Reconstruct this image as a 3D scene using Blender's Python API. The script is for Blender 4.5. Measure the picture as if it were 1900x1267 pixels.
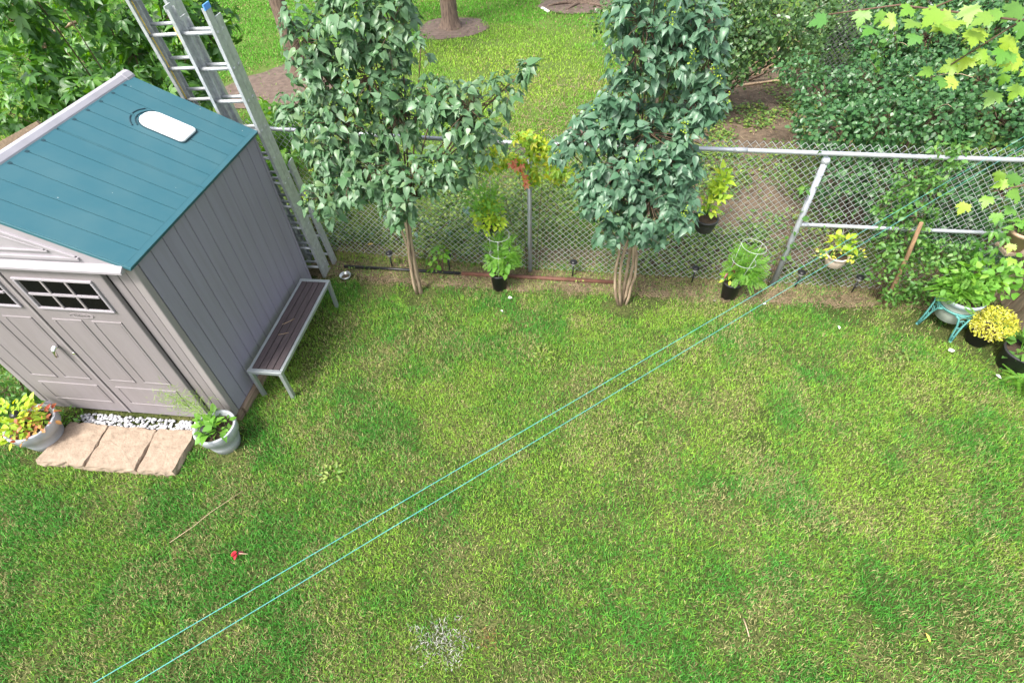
import bpy, math, random
import numpy as np

random.seed(11)
rng = np.random.default_rng(11)
for o in list(bpy.data.objects):
    bpy.data.objects.remove(o, do_unlink=True)
S = bpy.context.scene
COL = S.collection
PI = math.pi
rad = math.radians

# ------------------------------------------------------------------ camera
CAM = np.array([0.0, 0.0, 4.40])
PITCH, ROLL, YAW, FPX = 0.821793, -0.0462506, -0.146001, 989.378
fw = np.array([math.sin(YAW)*math.cos(PITCH), math.cos(YAW)*math.cos(PITCH), -math.sin(PITCH)])
rt0 = np.array([math.cos(YAW), -math.sin(YAW), 0.0])
up0 = np.cross(rt0, fw)
rt = rt0*math.cos(ROLL)+up0*math.sin(ROLL)
up = -rt0*math.sin(ROLL)+up0*math.cos(ROLL)
cd = bpy.data.cameras.new('camera')
cam = bpy.data.objects.new('camera', cd)
COL.objects.link(cam)
from mathutils import Matrix, Vector
cam.matrix_world = Matrix(((rt[0], up[0], -fw[0], CAM[0]), (rt[1], up[1], -fw[1], CAM[1]),
                           (rt[2], up[2], -fw[2], CAM[2]), (0, 0, 0, 1)))
cd.sensor_width = 36.0
cd.lens = 36.0*FPX/1900.0
cd.clip_start = 0.05
cd.clip_end = 500
S.camera = cam

# ------------------------------------------------------------------ light
SUN_EL, SUN_AZ = rad(56), rad(215)     # azimuth measured clockwise from +Y: behind the camera, to the left
W = bpy.data.worlds.new('World')
S.world = W
W.use_nodes = True
nt = W.node_tree
bg = nt.nodes['Background']
sky = nt.nodes.new('ShaderNodeTexSky')
sky.sky_type = 'NISHITA'
sky.sun_disc = False
sky.sun_elevation = SUN_EL
sky.sun_rotation = SUN_AZ
sky.air_density = 1.0
sky.dust_density = 4.0
sky.ozone_density = 1.0
hs = nt.nodes.new('ShaderNodeHueSaturation')      # thin even cloud: the blue of the clear sky is mostly washed out
hs.inputs['Saturation'].default_value = 0.45
nt.links.new(sky.outputs[0], hs.inputs['Color'])
nt.links.new(hs.outputs[0], bg.inputs['Color'])
bg.inputs['Strength'].default_value = 0.12
sd = bpy.data.lights.new('sun', 'SUN')
sd.energy = 1.5
sd.angle = rad(11)
sd.color = (1.0, 0.955, 0.88)
sun = bpy.data.objects.new('sun', sd)
COL.objects.link(sun)
sdir = Vector((math.sin(SUN_AZ)*math.cos(SUN_EL), math.cos(SUN_AZ)*math.cos(SUN_EL), math.sin(SUN_EL)))
sun.rotation_euler = sdir.to_track_quat('Z', 'Y').to_euler()
sun.location = (-6, -8, 14)
vs = S.view_settings
vs.view_transform = 'Standard'
vs.look = 'None'
vs.exposure = 1.78
vs.gamma = 1.0
S.render.engine = 'CYCLES'
S.render.resolution_x, S.render.resolution_y = 1024, 682
S.cycles.max_bounces = 6
S.cycles.transparent_max_bounces = 6

# ------------------------------------------------------------------ materials
def nodes_of(name):
    m = bpy.data.materials.new(name)
    m.use_nodes = True
    t = m.node_tree
    return m, t, t.nodes['Principled BSDF']

def rgb(c):
    return (c[0], c[1], c[2], 1.0)

def mat(name, c, rough=0.6, metal=0.0, var=0.12, scale=6.0, bump=0.0, bscale=60.0, spec=0.4, c2=None, stretch=None, thr=None):
    """plain surface: colour moved by noise, optional second tone, optional fine relief"""
    m, t, p = nodes_of(name)
    n, l = t.nodes, t.links
    tc = n.new('ShaderNodeTexCoord')
    src = tc.outputs['Object']
    if stretch:
        mp = n.new('ShaderNodeMapping')
        mp.inputs['Scale'].default_value = stretch
        l.new(src, mp.inputs['Vector'])
        src = mp.outputs[0]
    nz = n.new('ShaderNodeTexNoise')
    nz.inputs['Scale'].default_value = scale
    nz.inputs['Detail'].default_value = 6
    l.new(src, nz.inputs['Vector'])
    r = n.new('ShaderNodeValToRGB')
    a = c2 if c2 else tuple(x*(1-var) for x in c)
    b = c if c2 else tuple(min(1, x*(1+var)) for x in c)
    lo, hi = thr if thr else (0.3, 0.7)
    r.color_ramp.elements[0].position = lo
    r.color_ramp.elements[1].position = hi
    r.color_ramp.elements[0].color = rgb(a)
    r.color_ramp.elements[1].color = rgb(b)
    l.new(nz.outputs['Fac'], r.inputs['Fac'])
    l.new(r.outputs[0], p.inputs['Base Color'])
    p.inputs['Roughness'].default_value = rough
    p.inputs['Metallic'].default_value = metal
    p.inputs['Specular IOR Level'].default_value = spec
    if bump:
        bz = n.new('ShaderNodeTexNoise')
        bz.inputs['Scale'].default_value = bscale
        bz.inputs['Detail'].default_value = 4
        l.new(src, bz.inputs['Vector'])
        bm = n.new('ShaderNodeBump')
        bm.inputs['Strength'].default_value = bump
        bm.inputs['Distance'].default_value = 0.01
        l.new(bz.outputs['Fac'], bm.inputs['Height'])
        l.new(bm.outputs[0], p.inputs['Normal'])
    return m

def leafmat(name, cols, rough=0.45, trans=0.3, spec=0.5):
    """leaf: a tone of its own for every leaf, some light let through"""
    m, t, p = nodes_of(name)
    n, l = t.nodes, t.links
    oi = n.new('ShaderNodeObjectInfo')
    ge = n.new('ShaderNodeNewGeometry')
    ad = n.new('ShaderNodeMath'); ad.operation = 'ADD'
    fr = n.new('ShaderNodeMath'); fr.operation = 'FRACT'
    l.new(oi.outputs['Random'], ad.inputs[0])
    l.new(ge.outputs['Random Per Island'], ad.inputs[1])
    l.new(ad.outputs[0], fr.inputs[0])
    r = n.new('ShaderNodeValToRGB')
    els = r.color_ramp.elements
    k = len(cols)
    while len(els) < k:
        els.new(0.5)
    for i, c in enumerate(cols):
        els[i].position = i/(k-1)
        els[i].color = rgb(c)
    l.new(fr.outputs[0], r.inputs['Fac'])
    tcn = n.new('ShaderNodeTexCoord')
    nz = n.new('ShaderNodeTexNoise'); nz.inputs['Scale'].default_value = 25
    l.new(tcn.outputs['Object'], nz.inputs['Vector'])
    mx = n.new('ShaderNodeMixRGB'); mx.blend_type = 'MULTIPLY'
    mx.inputs['Fac'].default_value = 0.35
    l.new(r.outputs[0], mx.inputs['Color1'])
    l.new(nz.outputs['Fac'], mx.inputs['Color2'])
    gn = n.new('ShaderNodeGamma'); gn.inputs['Gamma'].default_value = 0.92
    l.new(mx.outputs[0], gn.inputs['Color'])
    l.new(gn.outputs[0], p.inputs['Base Color'])
    p.inputs['Roughness'].default_value = rough
    p.inputs['Specular IOR Level'].default_value = spec
    tr = n.new('ShaderNodeBsdfTranslucent')
    hv = n.new('ShaderNodeHueSaturation')
    hv.inputs['Saturation'].default_value = 1.15
    hv.inputs['Value'].default_value = 1.5
    hv.inputs['Hue'].default_value = 0.485
    l.new(gn.outputs[0], hv.inputs['Color'])
    l.new(hv.outputs[0], tr.inputs['Color'])
    ms = n.new('ShaderNodeMixShader')
    ms.inputs['Fac'].default_value = trans
    l.new(p.outputs[0], ms.inputs[1])
    l.new(tr.outputs[0], ms.inputs[2])
    l.new(ms.outputs[0], n['Material Output'].inputs['Surface'])
    return m

def attrmat(name, rough=0.6, trans=0.2):
    """grass: every blade carries its own colour"""
    m, t, p = nodes_of(name)
    n, l = t.nodes, t.links
    at = n.new('ShaderNodeAttribute'); at.attribute_name = 'blade'
    l.new(at.outputs['Color'], p.inputs['Base Color'])
    p.inputs['Roughness'].default_value = rough
    p.inputs['Specular IOR Level'].default_value = 0.25
    tr = n.new('ShaderNodeBsdfTranslucent')
    l.new(at.outputs['Color'], tr.inputs['Color'])
    ms = n.new('ShaderNodeMixShader'); ms.inputs['Fac'].default_value = trans
    l.new(p.outputs[0], ms.inputs[1]); l.new(tr.outputs[0], ms.inputs[2])
    l.new(ms.outputs[0], n['Material Output'].inputs['Surface'])
    return m

def glassmat(name):
    m, t, p = nodes_of(name)
    p.inputs['Base Color'].default_value = (0.004, 0.004, 0.005, 1)
    p.inputs['Roughness'].default_value = 0.08
    p.inputs['Specular IOR Level'].default_value = 0.08
    return m

def weathered(name, c, dirt, rough, amt=0.35, stretch=(1, 1, 1), speck=0.0, bump=0.05):
    m, t, p = nodes_of(name)
    n, l = t.nodes, t.links
    tc = n.new('ShaderNodeTexCoord')
    mp = n.new('ShaderNodeMapping'); mp.inputs['Scale'].default_value = stretch
    l.new(tc.outputs['Object'], mp.inputs['Vector'])
    a = n.new('ShaderNodeTexNoise'); a.inputs['Scale'].default_value = 3.0; a.inputs['Detail'].default_value = 9; a.inputs['Roughness'].default_value = .65
    l.new(mp.outputs[0], a.inputs['Vector'])
    r = n.new('ShaderNodeMapRange')
    r.inputs['From Min'].default_value = .42; r.inputs['From Max'].default_value = .75; r.inputs['To Max'].default_value = amt
    l.new(a.outputs['Fac'], r.inputs['Value'])
    mx = n.new('ShaderNodeMixRGB')
    mx.inputs['Color1'].default_value = rgb(c); mx.inputs['Color2'].default_value = rgb(dirt)
    l.new(r.outputs[0], mx.inputs['Fac'])
    last = mx.outputs[0]
    if speck:
        v = n.new('ShaderNodeTexVoronoi'); v.inputs['Scale'].default_value = 7.0
        l.new(tc.outputs['Object'], v.inputs['Vector'])
        q = n.new('ShaderNodeMath'); q.operation = 'LESS_THAN'; q.inputs[1].default_value = speck
        l.new(v.outputs['Distance'], q.inputs[0])
        m2 = n.new('ShaderNodeMixRGB'); m2.inputs['Color2'].default_value = rgb((.45, .45, .42))
        l.new(q.outputs[0], m2.inputs['Fac']); l.new(last, m2.inputs['Color1'])
        last = m2.outputs[0]
    l.new(last, p.inputs['Base Color'])
    rr = n.new('ShaderNodeMapRange')
    rr.inputs['To Min'].default_value = rough-.06; rr.inputs['To Max'].default_value = rough+.22
    l.new(a.outputs['Fac'], rr.inputs['Value']); l.new(rr.outputs[0], p.inputs['Roughness'])
    p.inputs['Specular IOR Level'].default_value = .45
    b = n.new('ShaderNodeTexNoise'); b.inputs['Scale'].default_value = 220
    l.new(tc.outputs['Object'], b.inputs['Vector'])
    bm = n.new('ShaderNodeBump'); bm.inputs['Strength'].default_value = bump; bm.inputs['Distance'].default_value = .01
    l.new(b.outputs['Fac'], bm.inputs['Height']); l.new(bm.outputs[0], p.inputs['Normal'])
    return m

M = {}
M['roof'] = weathered('roof_plastic', (0.028, 0.110, 0.140), (0.076, 0.155, 0.170), 0.38, 0.35, (1, 1, 1), 0.030)
M['roofdark'] = mat('rim_and_groove_shade', (0.012, 0.045, 0.06), 0.6)  # dark teal for the skylight rim, and for groove and notch shade as colour
M['ridge'] = mat('ridge_plastic', (0.33, 0.32, 0.355), 0.45, var=0.08)
M['taupe'] = weathered('door_plastic', (0.216, 0.193, 0.199), (0.160, 0.140, 0.135), 0.50, 0.45, (3, 3, .5))
M['trim'] = mat('trim_plastic', (0.255, 0.23, 0.233), 0.5, var=0.05, scale=3)
M['siding'] = weathered('siding_plastic', (0.252, 0.235, 0.292), (0.190, 0.172, 0.200), 0.50, 0.5, (4, 4, .35))
M['sidingback'] = mat('siding_joint', (0.10, 0.095, 0.11), 0.7)
M['gable'] = mat('toplit_plastic', (0.30, 0.278, 0.30), 0.5, var=0.06)  # paler than the doors: light from above put into the colour
M['white'] = mat('white_plastic', (0.85, 0.86, 0.87), 0.35, var=0.04)
M['pane'] = glassmat('window_pane')
M['chrome'] = mat('handle_metal', (0.72, 0.72, 0.72), 0.22, metal=1.0, var=0.05)
M['alu'] = mat('ladder_aluminium', (0.50, 0.52, 0.53), 0.40, metal=0.45, var=0.16, scale=22, bump=0.08, bscale=90)
M['benchalu'] = mat('bench_aluminium', (0.40, 0.435, 0.445), 0.38, metal=0.6, var=0.08, scale=10)
M['slat'] = mat('slat_composite', (0.062, 0.048, 0.050), 0.55, var=0.25, scale=5, bump=0.2, bscale=70, stretch=(14, 1, 14))
M['blue'] = mat('end_cap', (0.10, 0.30, 0.75), 0.5)
M['rope'] = mat('rope', (0.62, 0.45, 0.08), 0.8, var=0.25, scale=80)
M['galv'] = mat('galvanised', (0.40, 0.42, 0.455), 0.42, metal=0.35, var=0.10, scale=14)
M['wire'] = mat('fence_wire', (0.52, 0.54, 0.54), 0.45, metal=0.25, var=0.15, scale=5)
M['farwire'] = mat('far_wire', (0.16, 0.15, 0.17), 0.6, metal=0.2)
M['line'] = mat('clothes_line', (0.09, 0.36, 0.32), 0.5, var=0.1)
M['timber'] = mat('weathered_timber', (0.30, 0.22, 0.15), 0.85, c2=(0.16, 0.115, 0.08), scale=4, bump=0.5, bscale=40, stretch=(9, 1, 9))
M['fencewood'] = mat('fence_timber', (0.36, 0.28, 0.20), 0.85, c2=(0.20, 0.155, 0.115), scale=4, bump=0.5, bscale=40, stretch=(9, 9, 1))
M['stake'] = mat('stake_wood', (0.36, 0.22, 0.12), 0.8, c2=(0.20, 0.12, 0.07), scale=6, bump=0.5, bscale=50, stretch=(6, 6, 1))
M['bark'] = mat('bark', (0.21, 0.15, 0.11), 0.9, c2=(0.075, 0.05, 0.04), scale=9, bump=1.0, bscale=30, stretch=(3, 3, 0.7))
M['stem'] = mat('lilac_stem', (0.44, 0.34, 0.23), 0.85, c2=(0.19, 0.13, 0.09), scale=7, bump=0.6, bscale=40, stretch=(5, 5, 1))
M['twig'] = mat('twig', (0.12, 0.075, 0.05), 0.8, var=0.2)
M['palebranch'] = mat('dry_branch', (0.40, 0.29, 0.19), 0.85, var=0.2)
M['stone'] = mat('sandstone', (0.335, 0.258, 0.192), 0.85, c2=(0.235, 0.178, 0.13), scale=14, bump=1.0, bscale=32)
M['pebble'] = mat('white_pebble', (0.46, 0.46, 0.48), 0.6, var=0.22, scale=20)
M['whitepot'] = mat('painted_pot', (0.48, 0.49, 0.52), 0.7, c2=(0.32, 0.34, 0.37), scale=9, bump=0.25, bscale=60)
M['blackpot'] = mat('black_pot', (0.026, 0.026, 0.029), 0.5, var=0.25)
M['tanpot'] = mat('tan_pot', (0.42, 0.28, 0.19), 0.7)
M['creampot'] = mat('cream_pot', (0.60, 0.48, 0.40), 0.65, var=0.12, scale=12)
M['greypot'] = mat('grey_planter', (0.40, 0.43, 0.38), 0.75, c2=(0.27, 0.31, 0.27), scale=8, bump=0.2)
M['greyrim'] = mat('grey_planter_rim', (0.36, 0.42, 0.46), 0.6, var=0.1)
M['turq'] = mat('turquoise_paint', (0.085, 0.27, 0.25), 0.5, var=0.18, scale=14)
M['soil'] = mat('potting_soil', (0.055, 0.036, 0.024), 0.95, var=0.4, scale=40, bump=0.8, bscale=80)
M['mulch'] = mat('bare_earth', (0.165, 0.120, 0.095), 0.95, c2=(0.085, 0.060, 0.046), scale=9, bump=0.9, bscale=55)
M['debris'] = mat('leaf_litter', (0.175, 0.128, 0.085), 0.95, c2=(0.075, 0.052, 0.034), scale=11, bump=0.9, bscale=60)
M['black'] = mat('black_plastic', (0.013, 0.013, 0.014), 0.35)
M['lens'] = mat('light_lens', (0.42, 0.42, 0.42), 0.2)
M['rustpipe'] = mat('brown_pipe', (0.13, 0.058, 0.038), 0.65, var=0.25, scale=12, bump=0.2)
M['cagewire'] = mat('white_wire', (0.48, 0.50, 0.48), 0.4)
M['tin'] = mat('tin_dish', (0.62, 0.64, 0.62), 0.25, metal=0.7)
M['petal'] = mat('petal', (0.80, 0.76, 0.68), 0.7)
M['redleaf'] = mat('red_petal', (0.42, 0.015, 0.03), 0.6)
M['yellowleaf'] = mat('fallen_leaf', (0.72, 0.50, 0.10), 0.7)

M['L_lilac'] = leafmat('lilac_leaf', [(0.060, 0.140, 0.060), (0.105, 0.215, 0.095), (0.070, 0.185, 0.060), (0.150, 0.275, 0.140), (0.090, 0.190, 0.085), (0.16, 0.27, 0.10)], 0.38, 0.28)
M['L_lilac2'] = leafmat('blue_lilac_leaf', [(0.048, 0.125, 0.065), (0.088, 0.190, 0.105), (0.058, 0.155, 0.075), (0.125, 0.240, 0.145), (0.10, 0.21, 0.10)], 0.38, 0.26)
M['L_creeper'] = leafmat('creeper_leaf', [(0.035, 0.12, 0.018), (0.075, 0.22, 0.025), (0.13, 0.32, 0.035), (0.05, 0.16, 0.03), (0.09, 0.20, 0.06)], 0.4, 0.34)
M['L_creeperY'] = leafmat('yellowing_creeper_leaf', [(0.16, 0.38, 0.03), (0.50, 0.60, 0.03), (0.26, 0.48, 0.03), (0.18, 0.40, 0.04), (0.60, 0.56, 0.04), (0.20, 0.42, 0.03)], 0.45, 0.35)
M['L_creeperR'] = leafmat('reddened_creeper_leaf', [(0.52, 0.12, 0.05), (0.62, 0.26, 0.12), (0.52, 0.09, 0.04)], 0.5, 0.3)
M['L_hedge'] = leafmat('hedge_leaf', [(0.022, 0.080, 0.024), (0.050, 0.150, 0.042), (0.030, 0.110, 0.028), (0.09, 0.21, 0.065), (0.035, 0.12, 0.03)], 0.36, 0.2)
M['L_shrub'] = leafmat('shrub_leaf', [(0.028, 0.080, 0.022), (0.06, 0.14, 0.040), (0.11, 0.21, 0.06), (0.04, 0.11, 0.028)], 0.33, 0.2)
M['L_rose'] = leafmat('rose_leaf', [(0.06, 0.18, 0.03), (0.11, 0.27, 0.05), (0.08, 0.22, 0.03), (0.17, 0.33, 0.06)], 0.45, 0.3)
M['L_maple'] = leafmat('maple_leaf', [(0.10, 0.30, 0.04), (0.26, 0.46, 0.04), (0.08, 0.25, 0.05), (0.36, 0.48, 0.04), (0.13, 0.34, 0.04)], 0.45, 0.4)
M['L_bright'] = leafmat('bright_leaf', [(0.10, 0.30, 0.03), (0.18, 0.42, 0.04), (0.14, 0.36, 0.05), (0.24, 0.46, 0.05)], 0.45, 0.35)
M['L_lime'] = leafmat('lime_leaf', [(0.36, 0.58, 0.03), (0.50, 0.65, 0.04), (0.26, 0.50, 0.04), (0.58, 0.64, 0.05)], 0.5, 0.35)
M['L_gold'] = leafmat('golden_leaf', [(0.68, 0.66, 0.05), (0.80, 0.76, 0.10), (0.58, 0.64, 0.06), (0.74, 0.66, 0.22)], 0.55, 0.3)
M['L_red'] = leafmat('red_leaf', [(0.55, 0.09, 0.05), (0.52, 0.18, 0.07), (0.42, 0.30, 0.06)], 0.5, 0.25)
M['L_wine'] = leafmat('wine_leaf', [(0.12, 0.012, 0.02), (0.18, 0.02, 0.03)], 0.4, 0.2)
M['L_dill'] = leafmat('dill', [(0.20, 0.36, 0.05), (0.28, 0.44, 0.08)], 0.6, 0.3)
M['L_weed'] = leafmat('weed_leaf', [(0.05, 0.15, 0.025), (0.13, 0.26, 0.04), (0.26, 0.34, 0.06), (0.08, 0.20, 0.03)], 0.5, 0.25)
M['L_dry'] = leafmat('dry_leaf', [(0.24, 0.14, 0.085), (0.36, 0.25, 0.15), (0.16, 0.09, 0.055), (0.46, 0.36, 0.22)], 0.8, 0.1)
M['L_blue'] = leafmat('bluish_weed', [(0.10, 0.24, 0.16), (0.18, 0.32, 0.24)], 0.5, 0.2)
M['grass'] = attrmat('grass_blade')

# ------------------------------------------------------------------ objects, parts, names
OFF = {}
def thing(name, label, cat, loc=(0, 0, 0), group=None):
    o = bpy.data.objects.new(name, None)
    o.empty_display_size = 0.1
    COL.objects.link(o)
    o.location = loc
    o['label'] = label
    o['category'] = cat
    if group:
        o['group'] = group
    OFF[o.name] = np.array(loc, float)
    return o

def link(me, name, parent=None, world=None):
    o = bpy.data.objects.new(name, me)
    COL.objects.link(o)
    if parent is not None:
        o.parent = parent
        OFF[o.name] = OFF[parent.name]
    else:
        OFF[o.name] = np.zeros(3)
    return o

def tag(o, label=None, cat=None, group=None, kind=None):
    if label: o['label'] = label
    if cat: o['category'] = cat
    if group: o['group'] = group
    if kind: o['kind'] = kind
    return o

def arrays_mesh(name, V, T, m, smooth=False, colors=None):
    me = bpy.data.meshes.new(name)
    V = np.ascontiguousarray(V, dtype=np.float32)
    T = np.ascontiguousarray(T, dtype=np.int32)
    me.vertices.add(len(V))
    me.vertices.foreach_set('co', V.ravel())
    me.loops.add(T.size)
    me.loops.foreach_set('vertex_index', T.ravel())
    me.polygons.add(len(T))
    me.polygons.foreach_set('loop_start', np.arange(0, T.size, 3, dtype=np.int32))
    me.polygons.foreach_set('loop_total', np.full(len(T), 3, dtype=np.int32))
    if smooth:
        me.polygons.foreach_set('use_smooth', np.ones(len(T), dtype=bool))
    if colors is not None:
        a = me.attributes.new('blade', 'FLOAT_COLOR', 'POINT')
        c = np.ones((len(V), 4), dtype=np.float32)
        c[:, :3] = colors
        a.data.foreach_set('color', c.ravel())
    me.update(calc_edges=True)
    me.materials.append(m)
    return me

def norm(v):
    v = np.asarray(v, float)
    return v/(np.linalg.norm(v, axis=-1, keepdims=True)+1e-9)

class MB:
    def __init__(s):
        s.v, s.f, s.sm = [], [], []
    def add(s, vs_, fs_, smooth=False):
        k = len(s.v)
        s.v += [tuple(map(float, q)) for q in vs_]
        for f in fs_:
            s.f.append(tuple(i+k for i in f)); s.sm.append(smooth)
        return s
    def box(s, x0, x1, y0, y1, z0, z1):
        v = [(x, y, z) for z in (z0, z1) for y in (y0, y1) for x in (x0, x1)]
        return s.add(v, [(0, 2, 3, 1), (4, 5, 7, 6), (0, 1, 5, 4), (2, 6, 7, 3), (0, 4, 6, 2), (1, 3, 7, 5)])
    def beam(s, p0, p1, wdir, w, h):
        p0, p1 = np.array(p0, float), np.array(p1, float)
        d = norm(p1-p0)
        a = np.array(wdir, float); a = norm(a-d*(a@d)); b = np.cross(d, a)
        v = []
        for p in (p0, p1):
            for i, j in ((-1, -1), (1, -1), (1, 1), (-1, 1)):
                v.append(p+a*i*w/2+b*j*h/2)
        return s.add(v, [(0, 1, 2, 3), (7, 6, 5, 4), (0, 4, 5, 1), (1, 5, 6, 2), (2, 6, 7, 3), (3, 7, 4, 0)])
    def tube(s, pts, r, n=8, cap=True):
        pts = [np.array(p, float) for p in pts]
        k = len(pts)
        rs = r if hasattr(r, '__len__') else [r]*k
        v = []
        ref = np.array([0.31, 0.17, 0.93])
        for i, p in enumerate(pts):
            d = norm(pts[min(i+1, k-1)]-pts[max(i-1, 0)])
            if abs(d@ref) > 0.95: rf = np.array([1.0, 0, 0])
            else: rf = ref
            a = norm(np.cross(d, rf)); b = np.cross(d, a)
            for j in range(n):
                t = 2*PI*j/n
                v.append(p+rs[i]*(a*math.cos(t)+b*math.sin(t)))
        f = []
        for i in range(k-1):
            for j in range(n):
                f.append((i*n+j, (i+1)*n+j, (i+1)*n+(j+1) % n, i*n+(j+1) % n))
        s.add(v, f, True)
        if cap:
            b0 = len(s.v)-len(v)
            s.f.append(tuple(b0+j for j in range(n))); s.sm.append(False)
            s.f.append(tuple(b0+(k-1)*n+n-1-j for j in range(n))); s.sm.append(False)
        return s
    def lathe(s, prof, c=(0, 0, 0), n=28, a0=0.0, a1=2*PI, wob=0.0, sx=1.0, sy=1.0):
        full = abs(a1-a0-2*PI) < 1e-6
        m_ = n if full else n+1
        v = []
        for r, z in prof:
            for j in range(m_):
                t = a0+(a1-a0)*j/n
                rr = r*(1+wob*math.sin(12*t))
                v.append((c[0]+rr*math.cos(t)*sx, c[1]+rr*math.sin(t)*sy, c[2]+z))
        f = []
        for i in range(len(prof)-1):
            for j in range(n):
                q = (j+1) % m_
                f.append((i*m_+j, i*m_+q, (i+1)*m_+q, (i+1)*m_+j))
        return s.add(v, f, True)
    def prism(s, poly, z0, z1, fn=None):
        n = len(poly)
        v = [(x, y, z0) for x, y in poly]+[(x, y, z1) for x, y in poly]
        if fn: v = [fn(*q) for q in v]
        return s.add(v, [tuple(range(n-1, -1, -1)), tuple(range(n, 2*n))]+[(i, (i+1) % n, n+(i+1) % n, n+i) for i in range(n)])
    def build(s, name, m, parent=None, bevel=0.0, seg=2, world=True):
        me = bpy.data.meshes.new(name)
        V = np.array(s.v)
        if parent is not None and world:
            V = V-OFF[parent.name]
        me.from_pydata(V.tolist(), [], s.f)
        me.polygons.foreach_set('use_smooth', s.sm)
        me.materials.append(M[m] if isinstance(m, str) else m)
        me.update()
        o = link(me, name, parent)
        if bevel:
            b = o.modifiers.new('bevel', 'BEVEL')
            b.width = bevel; b.segments = seg; b.limit_method = 'ANGLE'; b.angle_limit = rad(40)
        return o

# ------------------------------------------------------------------ noise fields (for where grass is dry or lush)
def vnoise(x, y, scale, seed):
    g = np.random.default_rng(seed).random((128, 128))
    u, v = x/scale+37.3, y/scale+51.7
    i, j = np.floor(u).astype(int), np.floor(v).astype(int)
    a, b = u-i, v-j
    a = a*a*(3-2*a); b = b*b*(3-2*b)
    i %= 127; j %= 127
    return (g[i, j]*(1-a)+g[i+1, j]*a)*(1-b)+(g[i, j+1]*(1-a)+g[i+1, j+1]*a)*b
def fbm(x, y, scale, seed):
    return (vnoise(x, y, scale, seed)*0.55+vnoise(x, y, scale*0.45, seed+1)*0.3+vnoise(x, y, scale*0.2, seed+2)*0.15)

def project(P):
    d = np.asarray(P)-CAM
    z = d@fw
    return 950+FPX*(d@rt)/z, 633.5-FPX*(d@up)/z, z

# ------------------------------------------------------------------ leaves
def tm_fan(outline, centre, zf=None):
    V = [centre]+outline
    n = len(outline)
    T = [(0, i+1, (i+1) % n+1) for i in range(n)]
    return np.array(V, float), np.array(T)

def tm_heart():
    half = [(0.0, 0.0), (0.15, -0.06), (0.31, 0.03), (0.385, 0.22), (0.315, 0.48), (0.165, 0.76), (0.055, 0.97), (0.0, 1.12)]
    mid = [(0.0, 0.0), (0.0, 0.12), (0.0, 0.24), (0.0, 0.50), (0.0, 0.76), (0.0, 0.94)]
    V, T = [], []
    def z(x, y): return 0.30*abs(x)-0.16*x*x*2-0.22*y*y
    def pt(x, y): V.append((x, y, z(x, y))); return len(V)-1
    mi = [pt(*p) for p in mid]
    for sgn in (1, -1):
        h = [mi[0]]+[pt(sgn*p[0], p[1]) for p in half[1:-1]]
        if sgn == 1: tip = pt(*half[-1])
        tri = [(mi[0], h[1], mi[1]), (mi[1], h[1], h[2]), (mi[1], h[2], mi[2]), (mi[2], h[2], h[3]), (mi[2], h[3], mi[3]), (mi[3], h[3], h[4]),
               (mi[3], h[4], mi[4]), (mi[4], h[4], h[5]), (mi[4], h[5], mi[5]), (mi[5], h[5], h[6]), (mi[5], h[6], tip)]
        T += tri if sgn == 1 else [(a, c, b) for a, b, c in tri]
    return np.array(V, float), np.array(T)

def tm_ovate(w=0.28, fold=0.25, droop=0.2):
    V, T = [], []
    def pt(x, y): V.append((x, y, fold*abs(x)-droop*y*y)); return len(V)-1
    a, b, c, d = pt(0, 0), pt(0, .35), pt(0, .7), pt(0, 1.0)
    for sg in (1, -1):
        e, f = pt(sg*w, .33), pt(sg*w*.75, .68)
        t = [(a, e, b), (b, e, f), (b, f, c), (c, f, d)]
        T += t if sg == 1 else [(p, r, q) for p, q, r in t]
    return np.array(V, float), np.array(T)

def tm_small(w=0.3):
    V = [(0, 0, 0), (w, .45, .07), (0, 1, -.06), (-w, .45, .07), (0, .5, -.03), (w*.75, .78, .03), (-w*.75, .78, .03)]
    T = [(0, 1, 4), (1, 5, 4), (5, 2, 4), (2, 6, 4), (6, 3, 4), (3, 0, 4)]
    return np.array(V, float), np.array(T)

def merge(parts):
    V, T, k = [], [], 0
    for v, t in parts:
        V.append(v); T.append(t+k); k += len(v)
    return np.concatenate(V), np.concatenate(T)

def rotz(v, a):
    c, s = math.cos(a), math.sin(a)
    r = v.copy(); r[:, 0] = v[:, 0]*c-v[:, 1]*s; r[:, 1] = v[:, 0]*s+v[:, 1]*c
    return r

def tm_creeper():
    out = []
    for a, L in ((-105, .68), (-52, .9), (0, 1.0), (52, .9), (105, .68)):
        v, t = tm_ovate(0.24, 0.35, 0.35)
        v = v*L; v[:, 1] += 0.06
        v = rotz(v, rad(a)); out.append((v, t))
    return merge(out)

def tm_maple():
    half = [(0, 0), (.10, .05), (.34, -.06), (.30, .06), (.52, .12), (.40, .20), (.62, .38), (.50, .42), (.56, .56), (.38, .52), (.22, .46), (.30, .66), (.20, .68), (.16, .84), (.08, .82), (0, 1.04)]
    o = [(x, y, .12*abs(x)-.25*(x*x+y*y)*.6) for x, y in half]
    o += [(-x, y, z) for x, y, z in o[-2:0:-1]]
    return tm_fan(o, (0, .33, 0.02))

def tm_pinnate(n=7, w=.045):
    out = []
    V = np.array([(-.012, 0, 0), (.012, 0, 0), (0, 1, -.25)], float)
    out.append((V, np.array([(0, 1, 2)])))
    for i in range(n):
        y = .12+.8*i/n
        L = .34*(1-.45*abs(i/n-.35))
        for sg in (1, -1):
            v, t = tm_small(w/ L*.9)
            v = v*L; v = rotz(v, -sg*rad(62)); v[:, 1] += y; v[:, 2] += -.25*y*y
            out.append((v, t))
    return merge(out)

def tm_strip():
    V = np.array([(-.03, 0, 0), (.03, 0, 0), (.025, .5, .03), (-.025, .5, .03), (0, 1, -.05)], float)
    return V, np.array([(0, 1, 2), (0, 2, 3), (3, 2, 4)])

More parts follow.
